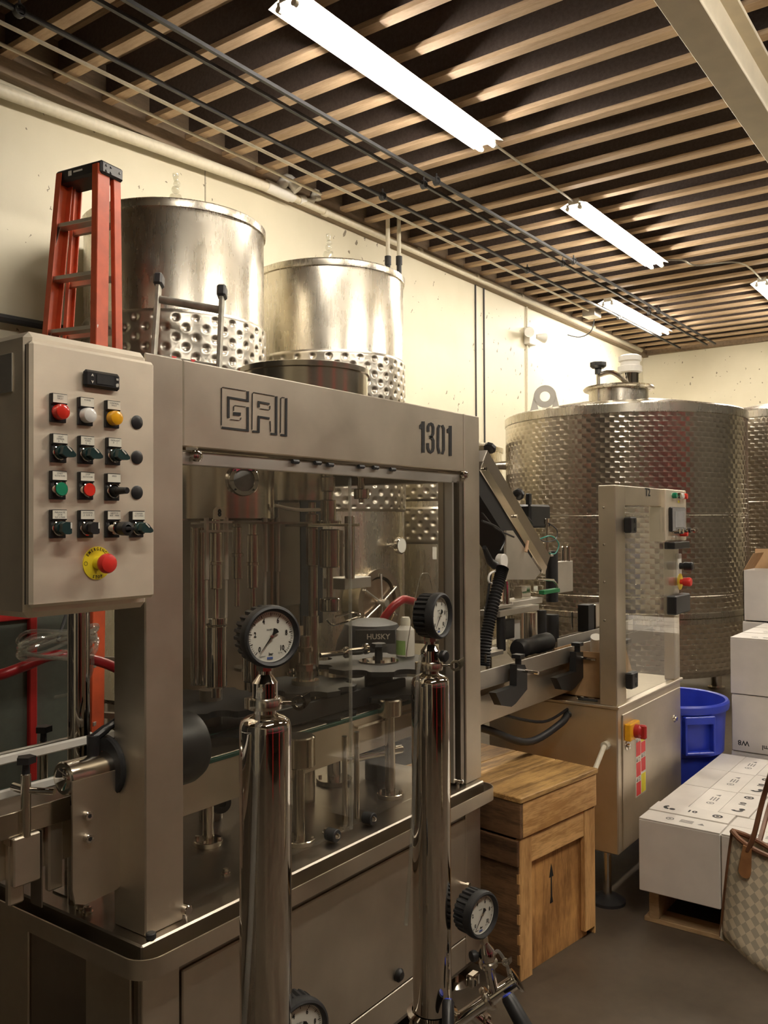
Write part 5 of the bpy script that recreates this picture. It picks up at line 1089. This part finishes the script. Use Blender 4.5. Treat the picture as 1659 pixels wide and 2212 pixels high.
# conveyor bridge to the filling machine
YL = 1.60
b = MB(); b.box(2.70, 3.95, YL, YL+.006, .86, 1.0, .002); build('bridge_plate', b, 'steel_panel', LM); build('bridge_plate', MB().box(2.70, 3.95, YL+.16, YL+.166, .86, 1.0, .002), 'steel_panel', LM)
zc1 = oY(YL, 1180, 1470).z; build('bridge_belt', MB().box(2.70, 4.35, YL+.01, YL+.155, .985, 1.005, .002), 'star_black', LM)
r0, r1 = oY(YL-.02, 1041, 1450), oY(YL-.02, 1041, 1497); build('side_guide', MB().box(2.70, 3.95, YL-.022, YL-.016, r1.z+.012, r0.z, .001), 'aluminium', LM)
g0 = oY(1.78, 1205, 1380); build('side_guide', MB().box(g0.x, g0.x+1.0, 1.78, 1.784, g0.z-.09, g0.z, .001), 'aluminium', LM)
def clamp(ox_, oy_, k_):
    yk = YL-.066; mp = lambda x, y: oY(yk, 1128+ox_+(x-1128)*k_, 1470+oy_+(y-1470)*k_)
    b = MB(); b.prism([mp(*p) for p in ((1071, 1497), (1083, 1524), (1105, 1527), (1114, 1520), (1139, 1489), (1139, 1450), (1134, 1436), (1117, 1436), (1116, 1482))], (0, .03, 0)); k = build('guide_clamp', b, 'black_plastic', LM)
    q = mp(1127, 1415); r_ = pm(q, 12*k_)*1.15; b = MB(); b.cyl((q.x, yk+.015, mp(1127, 1438).z), (q.x, yk+.015, q.z-.006), r_*.5, n=12); b.prism([(q.x+r_*(1.1 if i % 2 else .75)*math.cos(i*PI/4), yk+.015+r_*(1.1 if i % 2 else .75)*math.sin(i*PI/4), q.z-.012) for i in range(8)], (0, 0, .014)); build('clamp_knob', b, 'black_plastic', k)
    q = mp(1130, 1448); b = MB(); b.cyl((q.x, YL-.02, q.z), (q.x, YL-.13, q.z-.004), .0065, n=10); build('clamp_pin', b, 'steel_polished', k)
clamp(0, 0, 1.0); clamp(127, -30, .92)
# capsule chute and head group
yC = 1.86
P0, P1 = oY(yC, 1037, 985), oY(yC, 1175, 1213); dd_ = (P1-P0).normalized(); up_ = Vector((0, 1, 0)).cross(dd_)*-1
b = MB(); b.bar(P0, P1, .07, .050, (0, 1, 0), .003); build('chute_rail', b, 'steel_dark', LM)
nq = dd_.cross(Vector((0, 1, 0))); nq = nq if nq.z < 0 else -nq
b = MB(); b.bar(P0+nq*.055-Vector((0, .01, 0)), P1+nq*.055-Vector((0, .01, 0)), .05, .035, (0, 1, 0), .003); build('chute_rail', b, 'steel_part', LM)
b = MB(); b.bar(P0+nq*.12+Vector((0, .06, 0)), P1-dd_*.15+nq*.12+Vector((0, .06, 0)), .08, .16, (0, 1, 0)); build('chute_body', b, 'star_black', LM)
for px, py, ex_ in ((1058, 968, (1046, 990)), (1120, 1068, (1100, 1086))):
    k0, k1 = oY(yC, px, py), oY(yC, *ex_); d_ = (k0-k1).normalized(); b = MB(); b.cyl(k1, k0, .006, n=8); b.m = 1; b.lathe(k0-d_*.012, d_, [(0, 0), (.022, 0), (.028, .006), (.028, .02), (.018, .026), (0, .026)], 8); build('chute_knob', b, ['steel_polished', 'black_plastic'], LM)
    b = MB(); b.bar(k1+d_*.01, k1-d_*.06, .035, .004, (0, 1, 0)); build('chute_bracket', b, 'aluminium', LM)
for px, py in ((1045, 1013), (1112, 1115), (1152, 1228), (1166, 1235), (1100, 1152)):
    k = oY(yC-.03, px, py); build('chute_bolt', MB().cyl(k, k-Vector((0, .012, 0)), .008, n=8), 'steel_polished', LM)
yG = 1.80
b = MB(); pts = [oY(yG, *p) for p in ((1094, 1146), (1108, 1146), (1168, 1236), (1155, 1252), (1093, 1252))]; b.prism(pts, (0, .012, 0)); build('gusset_plate', b, 'aluminium', LM)
k = oY(yG, 1081, 1213); b = MB(); b.cyl(k+Vector((0, .01, 0)), k-Vector((0, .02, 0)), pm(k, 17), n=28, c=.003); build('disc_guide', b, 'white_plastic', LM)
k = oY(yG, 1058, 1212); b = MB(); b.tube([k+Vector((-.08, -.02, .06)), k, k+Vector((.03, -.01, -.02))], [.010, .016, .02], 10); build('disc_lever', b, 'black_plastic', LM)
b = MB(); hpts = smooth_path([oY(1.74, *p) for p in ((1086, 1226), (1078, 1255), (1062, 1320), (1050, 1380), (1045, 1440))], 10)
rad = [(.026 if i % 2 else .021) for i in range(len(hpts)*2)]; hp2 = []
for i in range(len(hpts)-1): hp2 += [hpts[i], (hpts[i]+hpts[i+1])/2]
b.tube(hp2, [(.027 if i % 2 else .021) for i in range(len(hp2))], 14); build('corrugated_hose', b, 'black_rubber', LM, angle=60)
pbox('dispenser_box', 1146, 1090, 1190, 1140, 1.95, .08, 'black_plastic', c=.01); pbox('dispenser_tab', 1143, 1066, 1149, 1090, 1.95, .02, 'black_plastic')
b = MB(); vcyl(b, 1181, 1.9, 1120, 1132, 12); vcyl(b, 1181, 1.9, 1132, 1192, 8); vcyl(b, 1181, 1.9, 1192, 1202, 18); build('air_cylinder', b, 'steel_part', LM)
pbox('valve_block', 1137, 1150, 1160, 1170, 1.88, .03, 'green_tag'); b = MB(); vcyl(b, 1140, 1.88, 1135, 1152, 12); build('valve_cap', b, 'aluminium', LM)
def wire(pts, mat, r=.003, y=1.87): return build('pneumatic_tube', MB().tube(smooth_path([oY(y, *p) for p in pts], 6), r, 7), mat, LM)
wire(((1185, 1130), (1203, 1145), (1200, 1165), (1180, 1170), (1162, 1164)), 'black_plastic'); wire(((1162, 1166), (1190, 1158), (1207, 1175), (1200, 1195), (1188, 1195)), 'teal_hose'); wire(((1122, 1168), (1145, 1175), (1158, 1165), (1152, 1150)), 'white_plastic'); wire(((1120, 1110), (1140, 1118), (1151, 1132)), 'black_plastic', .004); wire(((1041, 1125), (1075, 1140), (1090, 1165), (1080, 1190)), 'black_plastic', .005, 1.8); wire(((1041, 1108), (1070, 1140), (1110, 1160)), 'black_plastic', .004, 1.8); wire(((1060, 1240), (1055, 1280), (1047, 1330)), 'black_plastic', .005, 1.76); wire(((1075, 1232), (1058, 1240), (1057, 1258), (1080, 1262)), 'white_plastic', .005, 1.76)
b = MB(); k0, k1 = oY(1.79, 1140, 1168), oY(1.79, 1136, 1192); b.cyl(k0, k1, .007, n=10); build('orange_sensor', b, 'kraft_light', LM)
for px in (1217, 1227): b = MB(); vcyl(b, px, 1.95, 1180, 1212, 11, c=.004); build('chrome_cap', b, 'steel_polished', LM)
b = MB(); vcyl(b, 1192, 1.97, 1190, 1300, 26, 20); build('spindle_post', b, 'star_black', LM); pbox('spindle_block', 1196, 1213, 1238, 1280, 1.96, .05, 'aluminium'); pbox('spindle_collar', 1170, 1198, 1196, 1203, 1.9, .04, 'aluminium')
b = MB(); b.tube([oY(1.8, 1160, 1250), oY(1.8, 1195, 1253), oY(1.8, 1203, 1262), oY(1.8, 1204, 1275)], .006, 8); build('sensor_arm', b, 'steel_polished', LM); pbox('sensor_tag', 1176, 1273, 1210, 1282, 1.79, .03, 'green_tag')
pbox('clamp_plate', 1106, 1295, 1172, 1308, 1.82, .10, 'aluminium'); pbox('clamp_plate', 1062, 1308, 1110, 1315, 1.80, .04, 'aluminium'); pbox('clamp_plate', 1080, 1313, 1165, 1326, 1.78, .10, 'aluminium')
pbox('upright_tube', 1127, 1266, 1147, 1298, 1.86, .04, 'steel_part'); b = MB(); vcyl(b, 1143, 1.88, 1322, 1410, 36, 28); build('main_column', b, 'steel_part', LM)
b = MB(); vcyl(b, 1093, 1.82, 1262, 1310, 15); vcyl(b, 1093, 1.82, 1255, 1282, 13); build('guide_column', b, 'steel_polished', LM)
b = MB(); vcyl(b, 1082, 1.80, 1320, 1405, 20, 18); build('feed_screw', b, 'star_black', LM); pbox('feed_block', 1092, 1338, 1112, 1380, 1.80, .03, 'black_plastic'); pbox('feed_brush', 1112, 1340, 1124, 1382, 1.82, .03, 'white_plastic')
b = MB(); k = oY(1.74, 1128, 1402); k2 = oY(1.74, 1186, 1383); k2.z = k.z = (k.z+k2.z)/2; b.lathe(k-Vector((.05, 0, 0)), (1, 0, 0), [(0, 0), (.034, .002), (.042, .02), (.04, .06), (.037, .065), (.037, (k2.x-k.x)*.7), (.042, (k2.x-k.x)*.73), (.042, (k2.x-k.x)+.03), (.03, (k2.x-k.x)+.045), (0, (k2.x-k.x)+.045)], 32); build('roller_motor', b, 'star_black', LM)
b = MB(); vcyl(b, 1193, 1.95, 1327, 1385, 28, 22); build('rubber_roller', b, 'black_rubber', LM); b = MB(); vcyl(b, 1170, 1.93, 1318, 1392, 20, 14); build('rubber_roller', b, 'black_rubber', LM)
pbox('pressure_pad', 1271, 1306, 1284, 1365, 1.80, .06, 'black_rubber'); pbox('pad_plate', 1287, 1304, 1308, 1372, 1.80, .05, 'steel_part'); pbox('pressure_pad', 1309, 1306, 1318, 1365, 1.80, .06, 'black_rubber')
pbox('drip_tray', 1041, 1402, 1075, 1412, 1.78, .05, 'white_plastic'); pbox('drip_tray', 1048, 1408, 1088, 1418, 1.74, .05, 'aluminium')
pbox('sight_paper', 1128, 1268, 1138, 1278, 1.85, .002, 'cream_label'); pbox('sight_paper', 1153, 1266, 1162, 1278, 1.85, .002, 'cream_label')
b = MB(); vcyl(b, 1049, 1.72, 1413, 1432, 5, 10); build('set_pin', b, 'steel_polished', LM); b = MB(); vcyl(b, 1236, 1.93, 1322, 1360, 5, 10); build('set_pin', b, 'steel_polished', LM)
# things resting on the labeller
bx_ = oZ(.8435, 1290, 1506); CBX = thing('open_box', 'open brown cardboard box standing on the labelling machine tray', 'box', (bx_.x, bx_.y, .8435))
x0_, x1_, yy0, yy1, zt_ = LX0+.095, LX0+.36, LY+.10, LY+.33, .842+.20
b = MB()
for a_ in ((x0_, x1_, yy0, yy0+.004), (x0_, x1_, yy1-.004, yy1), (x0_, x0_+.004, yy0, yy1), (x1_-.004, x1_, yy0, yy1)): b.box(*a_, .8435, zt_)
b.box(x0_, x1_, yy0, yy1, .8435, .848); build('box_walls', b, 'kraft', CBX)
b = MB(); b.prism([(x0_, yy0, zt_), (x1_, yy0, zt_), (x1_, yy0-.03, zt_-.11), (x0_, yy0-.03, zt_-.11)], (0, .003, 0)); build('flap', b, 'kraft', CBX)
rl_ = thing('paper_roll', 'white paper roll sticking out of the brown box', 'roll', (x0_+.1, yy0+.1, zt_-.1)); build('roll', MB().cyl((x0_+.16, yy0+.10, zt_-.14), (x0_+.05, yy0+.05, zt_+.06), .024, n=24), 'white_plastic', rl_)
for i in range(3):
    q0, q1 = oZ(.846, 1245+i*2, 1507+i*3), oZ(.846, 1283+i*4, 1513+i*2); build('pen', MB().tube([q0+Vector((0, 0, .006)), q1+Vector((0, 0, .006))], .005, 8), 'steel_polished' if i < 2 else 'black_plastic', None, label='slim %s pen lying on the labelling machine tray' % (('silver', 'chrome', 'black')[i]), cat='pen', group='pens on the tray', loc=((q0+q1)/2).to_tuple())
tr = oY(1.80, 1480, 1345)
b = MB(); x_a, x_b = 4.30, 5.05; z_a = oY(1.80, 1500, 1372).z
b.box(x_a, x_b, 1.74, 1.744, .93, .99); b.box(x_a, x_b, 2.0, 2.004, .93, .99); b.box(x_a, x_b, 1.74, 2.004, .925, .93); b.box(x_b-.004, x_b, 1.74, 2.0, .93, .99); build('outfeed_tray', b, 'steel_dark', LM)
for x in (4.45, 4.9): build('tray_leg', MB().box(x, x+.03, 1.86, 1.89, 0, .925), 'steel_dark', LM)
# ------------------------------------------------------------------ wooden crate
CRT = thing('wooden_crate', 'weathered pine crate with lid and black arrow marks beside the machine', 'crate', (2.735, 1.418, 0), math.radians(-8)); W_, D_, Hc, HL = .50, .56, .642, .496
def cpart(nm, mat, *bx, par=None):
    b = MB()
    for q in bx: b.box(*q)
    return build(nm, b, mat, par or CRT, local=True)
for i in range(3): cpart('lid_plank', 'crate_top', (-.008, W_+.010, -.012+i*(D_+.02)/3+.001, -.012+(i+1)*(D_+.02)/3-.001, Hc-.020, Hc, .003))
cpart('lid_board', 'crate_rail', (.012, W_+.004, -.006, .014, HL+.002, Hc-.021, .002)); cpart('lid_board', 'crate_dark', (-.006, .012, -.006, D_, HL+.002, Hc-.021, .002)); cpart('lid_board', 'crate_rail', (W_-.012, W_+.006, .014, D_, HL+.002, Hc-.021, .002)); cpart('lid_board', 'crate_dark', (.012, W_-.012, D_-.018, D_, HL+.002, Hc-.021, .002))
cpart('corner_post', 'crate_post', (.0, .072, 0, .02, .0, HL-.002, .002)); cpart('corner_post', 'crate_post', (W_-.075, W_, 0, .02, .03, HL-.002, .002))
cpart('top_rail', 'crate_rail', (.073, W_-.076, .003, .02, HL-.10, HL-.004, .002)); cpart('panel', 'crate_board', (.03, W_-.03, .021, .034, .0, HL-.05, .001))
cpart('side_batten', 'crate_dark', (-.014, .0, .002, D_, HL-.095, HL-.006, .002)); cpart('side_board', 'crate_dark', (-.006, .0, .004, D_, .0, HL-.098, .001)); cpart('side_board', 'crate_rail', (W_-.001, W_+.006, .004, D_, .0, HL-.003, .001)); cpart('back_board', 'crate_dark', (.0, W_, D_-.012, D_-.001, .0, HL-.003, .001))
for i in range(5): cpart('finger_joint', 'crate_post', (-.0062, .0005, .0, .010, .06+i*.07, .06+i*.07+.034, .0))
for k, (z_, h_) in enumerate(((.545, .08), (.45, .07))): cpart('end_block', 'crate_post', (W_+.006, W_+.028, .02, .045, z_-h_/2+(.02 if k == 0 else 0), z_+h_/2+(.02 if k == 0 else 0), .004))
b = MB()
def arrow(o, ex):
    o = Vector(o); ex = Vector(ex); nn = ex.cross(Vector((0, 0, 1))); up = Vector((0, 0, 1))
    b.prism([o-ex*.005, o+ex*.005, o+ex*.003+up*.085, o-ex*.003+up*.085], nn*.0008); b.prism([o-ex*.014+up*.075, o+ex*.014+up*.075, o+up*.125], nn*.0008)
    b.prism([o-ex*.010-up*.02, o+ex*.010-up*.02, o+ex*.006, o-ex*.006], nn*.0008)
arrow((.225, .0208, .22), (1, 0, 0)); build('painted_arrow', b, 'ink_black', CRT, local=True)
b = MB(); arrow((-.0062, .20, .20), (0, -1, 0)); build('painted_arrow', b, 'ink_black', CRT, local=True)
# cloth bundle behind the crate
q = oZ(.5, 1157, 1630); q = oY(1.93, 1157, 1632)
t = thing('cloth_bag', 'crumpled pale bag hanging under the conveyor behind the crate', 'bag', (q.x, 1.93, 0)); b = MB()
b.lathe((q.x, 1.90, .0), (0, 0, 1), [(0, 0), (.10, .0), (.12, .3), (.10, .62), (.07, .70), (.06, .74), (.0, .75)], 12); 
for i, v in enumerate(b.v): b.v[i] = (v[0]+.02*math.sin(9*v[2]+i), v[1]+.015*math.cos(7*v[2]+i*2), v[2])
build('bag_body', b, 'cream_label', t, angle=20)
# ------------------------------------------------------------------ blue waste bin
BR, BH = .275, .69; bc = (4.587, 1.478); BIN = thing('waste_bin', 'round blue plastic waste bin with moulded handles behind the cartons', 'bin', (bc[0], bc[1], 0))
b = MB(); b.lathe((0, 0, 0), (0, 0, 1), [(0, .02), (.20, .0), (.215, .02), (.238, .42), (.250, .43), (.258, .60), (.262, .64), (BR, .645), (BR+.004, .66), (BR+.004, .68), (BR-.004, BH), (BR-.018, BH-.004), (BR-.03, .60), (.225, .42), (.20, .04), (0, .035)], 56); build('bin_body', b, 'blue_plastic', BIN, local=True)
for a_ in (math.radians(225), math.radians(45)):
    b = MB(); b.x = Matrix.Rotation(a_, 4, 'Z'); b.box(.235, .285, -.075, .075, .45, .465, .004); b.box(.245, .285, -.08, -.068, .45, .62, .003); b.box(.245, .285, .068, .08, .45, .62, .003); b.box(.250, .285, -.08, .08, .60, .64, .004); build('bin_handle', b, 'blue_plastic', BIN, local=True)
# ------------------------------------------------------------------ pallets and cartons
def pallet(x, y, label):
    t = thing('pallet', label, 'pallet', (x, y, 0), 0, 'wooden pallets under the cartons'); L_, B_ = 1.14, 1.02
    for yy in (-.04, -B_/2, -B_+.04): build('stringer', MB().box(0, L_, yy-.02, yy+.02, .018, .122, .002), 'pallet_wood', t, local=True)
    for i in range(7): xx = i*(L_-.10)/6; build('deck_board', MB().box(xx, xx+.10, -B_, 0, .122, .139, .002), 'pallet_wood', t, local=True)
    for i in (0, 3, 6): xx = i*(L_-.10)/6; build('base_board', MB().box(xx, xx+.10, -B_, 0, 0, .018, .002), 'pallet_wood', t, local=True)
    return t
pallet(3.452, 1.235, 'light wooden pallet carrying the front layer of cartons'); pallet(4.665, 1.203, 'wooden pallet under the tall carton stack')
BL, BW, BHt = .313, .235, .288
def carton_proto(kind):
    t = thing('carton', 'x', 'carton', (0, 0, 0), 0, 'white wine cartons'); h = BHt
    b = MB(); b.box(-BL/2, BL/2, -BW/2, BW/2, 0, h-.006, .003); build('carton_body', b, 'white_card', t, local=True)
    for s in (-1, 1):
        f = MB(); y0_, y1_ = (.0012, BW/2-.001) if s > 0 else (-BW/2+.001, -.0012); f.box(-BL/2+.001, BL/2-.001, y0_, y1_, h-.006, h-.001+(.004 if s > 0 and kind == 'a' else 0), .001); build('top_flap', f, 'white_card', t, local=True)
    b = MB(); z_ = h+.0037 if kind == 'a' else h-.0006
    if kind == 'a':
        b.lathe((.10, .06, z_), (0, 0, 1), [(.012, .0), (.020, .0)], 20); b.lathe((.10, .06, z_), (0, 0, 1), [(0, .0), (.007, .0)], 12); add_text(b, '10', (0, .06, z_), (1, 0, 0), (0, 1, 0), .035, .001, 1.2, .0002); b.lathe((-.09, .06, z_), (0, 0, 1), [(.010, 0), (.024, 0)], 20, .4, 3.2); b.lathe((-.075, .045, z_), (0, 0, 1), [(0, 0), (.012, 0)], 12)
        build('printed_marks', b, 'ink_black', t, local=True, kind='stuff'); b = MB(); z_ = h-.0006
    b.lathe((-.05, -.06, z_), (0, 0, 1), [(.011, 0), (.016, 0)], 18); b.lathe((-.05, -.06, z_), (0, 0, 1), [(0, 0), (.006, 0)], 10)
    for i in range(3): b.box(-.01, .04, -.075+i*.012, -.070+i*.012, z_, z_+.0003)
    b.prism([(.06, -.07, z_), (.085, -.07, z_), (.0725, -.05, z_)], (0, 0, .0003)); build('printed_symbols', b, 'ink_grey', t, local=True, kind='stuff'); return t
ca, cb_ = carton_proto('a'), carton_proto('b'); used = {'a': False, 'b': False}
def carton(kind, x0, y1, z, rot, label):
    """x0 = face towards the floor aisle, y1 = face towards the machines"""
    sx, sy = (BL, BW) if rot == 0 else (BW, BL); loc = (x0+sx/2, y1-sy/2, z); rz = 0 if rot == 0 else -PI/2
    src = ca if kind == 'a' else cb_
    if not used[kind]: used[kind] = True; src.location = loc; src.rotation_euler = (0, 0, rz); src['label'] = label; return src
    return dup(src, loc, rz, label)
PX, PY, Z1 = 3.397, 1.235, .1405
ORD = ('first', 'second', 'third', 'fourth')
carton('a', PX, PY, Z1, 1, 'white carton with printed raised flap at the labelling-machine corner of the low layer')
for i in range(1, 3): carton('a' if i == 2 else 'b', PX, PY-i*(BL+.004), Z1, 1, 'white carton in the front row of the low layer, %s from the labelling machine' % ORD[i])
for r in range(3):
    for c_ in range(4):
        carton('b' if c_ % 2 == 0 else 'a', PX+BW+.003+r*(BL+.003), PY-.004-c_*(BW+.003), Z1, 0, 'white carton in the low layer, %s row behind the front, %s from the machines' % (ORD[r], ORD[c_]))
SX = 4.655; PY = 1.203
for lv in range(3):
    for i in range(3): carton('b', SX, PY+.0-i*(BL+.004)-.004*(lv % 2), Z1+lv*(BHt+.0035), 1, 'white carton on the tall stack front, %s level, %s from the bin' % (('bottom', 'middle', 'top')[lv], ORD[i]))
for r in range(1, 3):
    for i in range(2): carton('b', SX+r*(BW+.02), PY-i*(BL+.004), Z1+2*(BHt+.0035), 1, 'white carton topping the tall stack, %s row back, %s from the bin' % (ORD[r], ORD[i]))
    for lv in range(2): carton('b', SX+r*(BW+.02), PY, Z1+lv*(BHt+.0035), 1, 'white carton inside the tall stack, %s row back, %s level' % (ORD[r], ('bottom', 'middle')[lv]))
# printed words, upside down on the middle carton
sc_ = [o for o in COL.objects if str(o.get('label')).startswith('white carton on the tall stack front, middle level, first')][0]
sc_['label'] = 'white carton printed W8 and 12 x 750ml upside down'
b = MB(); zz = Z1+BHt+.0035; xx = SX-.0004
add_text(b, 'W8', (xx, PY-.06, zz+.045), (0, 1, 0), (0, 0, -1), .036, .0006, 1, .0002); add_text(b, '12 x 750ml', (xx, PY-.225, zz+.035), (0, 1, 0), (0, 0, -1), .034, .0005, 1, .0002)
build('carton_lettering', b, 'ink_black', sc_, kind='stuff')
# open carton on top, brown inside
ox, oy, oz = 5.43, 1.33, Z1+3*(BHt+.0035); OB = thing('open_carton', 'open white carton with brown inner flaps on top of the stack', 'carton', (ox, oy, oz)); 
carton('b', 5.425, 1.33, Z1+2*(BHt+.0035), 1, 'white carton directly under the open carton'); carton('b', 5.425, 1.33, Z1, 1, 'white carton two levels under the open carton'); carton('b', 5.425, 1.33, Z1+BHt+.0035, 1, 'white carton one level above the pallet under the open carton')
b = MB(); y0_, y1_ = oy-.40, oy-.005
b.box(ox, ox+.004, y0_, y1_, oz, oz+.30); b.box(ox+.26, ox+.264, y0_, y1_, oz, oz+.30); b.box(ox, ox+.264, y1_-.004, y1_, oz, oz+.30); b.box(ox, ox+.264, y0_, y0_+.004, oz, oz+.30); b.box(ox, ox+.264, y0_, y1_, oz, oz+.004); build('carton_walls', b, 'white_card', OB)
b = MB(); b.prism([(ox+.26, y0_, oz+.30), (ox+.26, y1_, oz+.30), (ox+.30, y1_, oz+.42), (ox+.30, y0_, oz+.42)], (.003, 0, 0)); build('flap', b, 'kraft', OB)
b = MB(); b.prism([(ox+.003, y1_-.003, oz+.30), (ox+.26, y1_-.003, oz+.30), (ox+.26, y1_-.06, oz+.40), (ox+.003, y1_-.06, oz+.40)], (0, .003, 0)); build('flap', b, 'kraft', OB)
# ------------------------------------------------------------------ handbag, carried at the picture edge
HBD = 1.95; TL, TR, BRc, BLc = dep(HBD, 1582, 1795), dep(HBD-.12, 1800, 1890), dep(HBD-.12, 1790, 2190), dep(HBD, 1556, 2024)
HG = thing('handbag', 'cream and grey checked tote handbag with brown leather straps', 'bag', tuple((BLc+BRc)/2)); nf = (TR-TL).cross(BLc-TL).normalized(); nf = nf if nf.dot(CO-TL) > 0 else -nf
n_, m_ = 20, 20; vs = []; fs = []; uv = []
for s in (1, -1):
    for j in range(m_+1):
        for i in range(n_+1):
            u_, v_ = i/n_, j/m_; p = (TL*(1-u_)+TR*u_)*(1-v_)+(BLc*(1-u_)+BRc*u_)*v_
            bul = .075*(1-(2*u_-1)**4)*(.35+.65*v_)*(1-(max(0, v_-.85)/.15)**2)+.006*math.sin(u_*9+v_*4); sag = .012*math.sin(PI*u_)
            vs.append(p+nf*s*bul-Vector((0, 0, sag*(1-v_)))); uv.append((u_*.24*1.0, v_*.26))
K_ = (n_+1)*(m_+1)
for s in range(2):
    for j in range(m_):
        for i in range(n_): a_ = s*K_+j*(n_+1)+i; fs.append((a_, a_+1, a_+n_+2, a_+n_+1))
b = MB(); b.add(vs, fs); bo = build('bag_body', b, 'check_canvas', HG, angle=80)
ul = bo.data.uv_layers.new(name='uv')
for lp in bo.data.loops: ul.data[lp.index].uv = uv[lp.vertex_index]
b = MB(); row = [vs[i]+nf*.003 for i in range(n_+1)]; b.tube(row, .006, 8); b.tube([vs[K_+i] for i in range(n_+1)], .006, 8); build('top_binding', b, 'leather_brown', HG)
b = MB(); b.tube([vs[j*(n_+1)] for j in range(m_+1)], .004, 8); build('side_piping', b, 'leather_brown', HG)
q = vs[4]+nf*.008; dn = (BLc-TL).normalized(); ex = (TR-TL).normalized()
b = MB(); pts = [q-ex*.009+dn*.0, q+ex*.009, q+ex*.012+dn*.035, q+ex*.013+dn*.05]+[q+dn*.055+(ex*math.cos(t_)+dn*math.sin(t_))*.013 for t_ in [PI*i/6 for i in range(7)]]+[q-ex*.012+dn*.035]; b.prism(pts, nf*.004); build('leather_tab', b, 'leather_tan', HG)
b = MB(); b.tube(smooth_path([q+dn*.01, q-dn*.03+ex*.01, dep(HBD-.05, 1650, 1720), dep(HBD-.08, 1680, 1640), dep(HBD-.1, 1740, 1600), dep(HBD-.12, 1800, 1680), vs[16]+nf*.006], 8), .0055, 8); build('strap', b, 'leather_brown', HG)
b = MB(); b.tube(smooth_path([vs[K_+5], dep(HBD+.08, 1665, 1730), dep(HBD+.06, 1690, 1650), dep(HBD+.02, 1745, 1610), dep(HBD, 1800, 1690), vs[K_+16]], 8), .0055, 8); build('strap', b, 'leather_brown', HG)
# ------------------------------------------------------------------ red rack added behind the camera to stripe the reflections
RK = thing('reflection_rack', 'unseen red rack added behind the camera for stripes in reflections', 'rack', (1.0, -3.6, 0))
for x in (-2.4, .1, 2.6, 5.1):
    for y in (-3.2, -4.1): build('upright', MB().box(x, x+.16, y, y+.08, 0, 3.2), 'red_paint', RK)
for z in (.9, 2.0): build('shelf_beam', MB().box(-2.4, 5.19, -3.2, -3.14, z, z+.12), 'stripe_magenta', RK); build('shelf_deck', MB().box(-2.4, 5.19, -4.1, -3.2, z+.10, z+.12), 'steel_dark', RK)
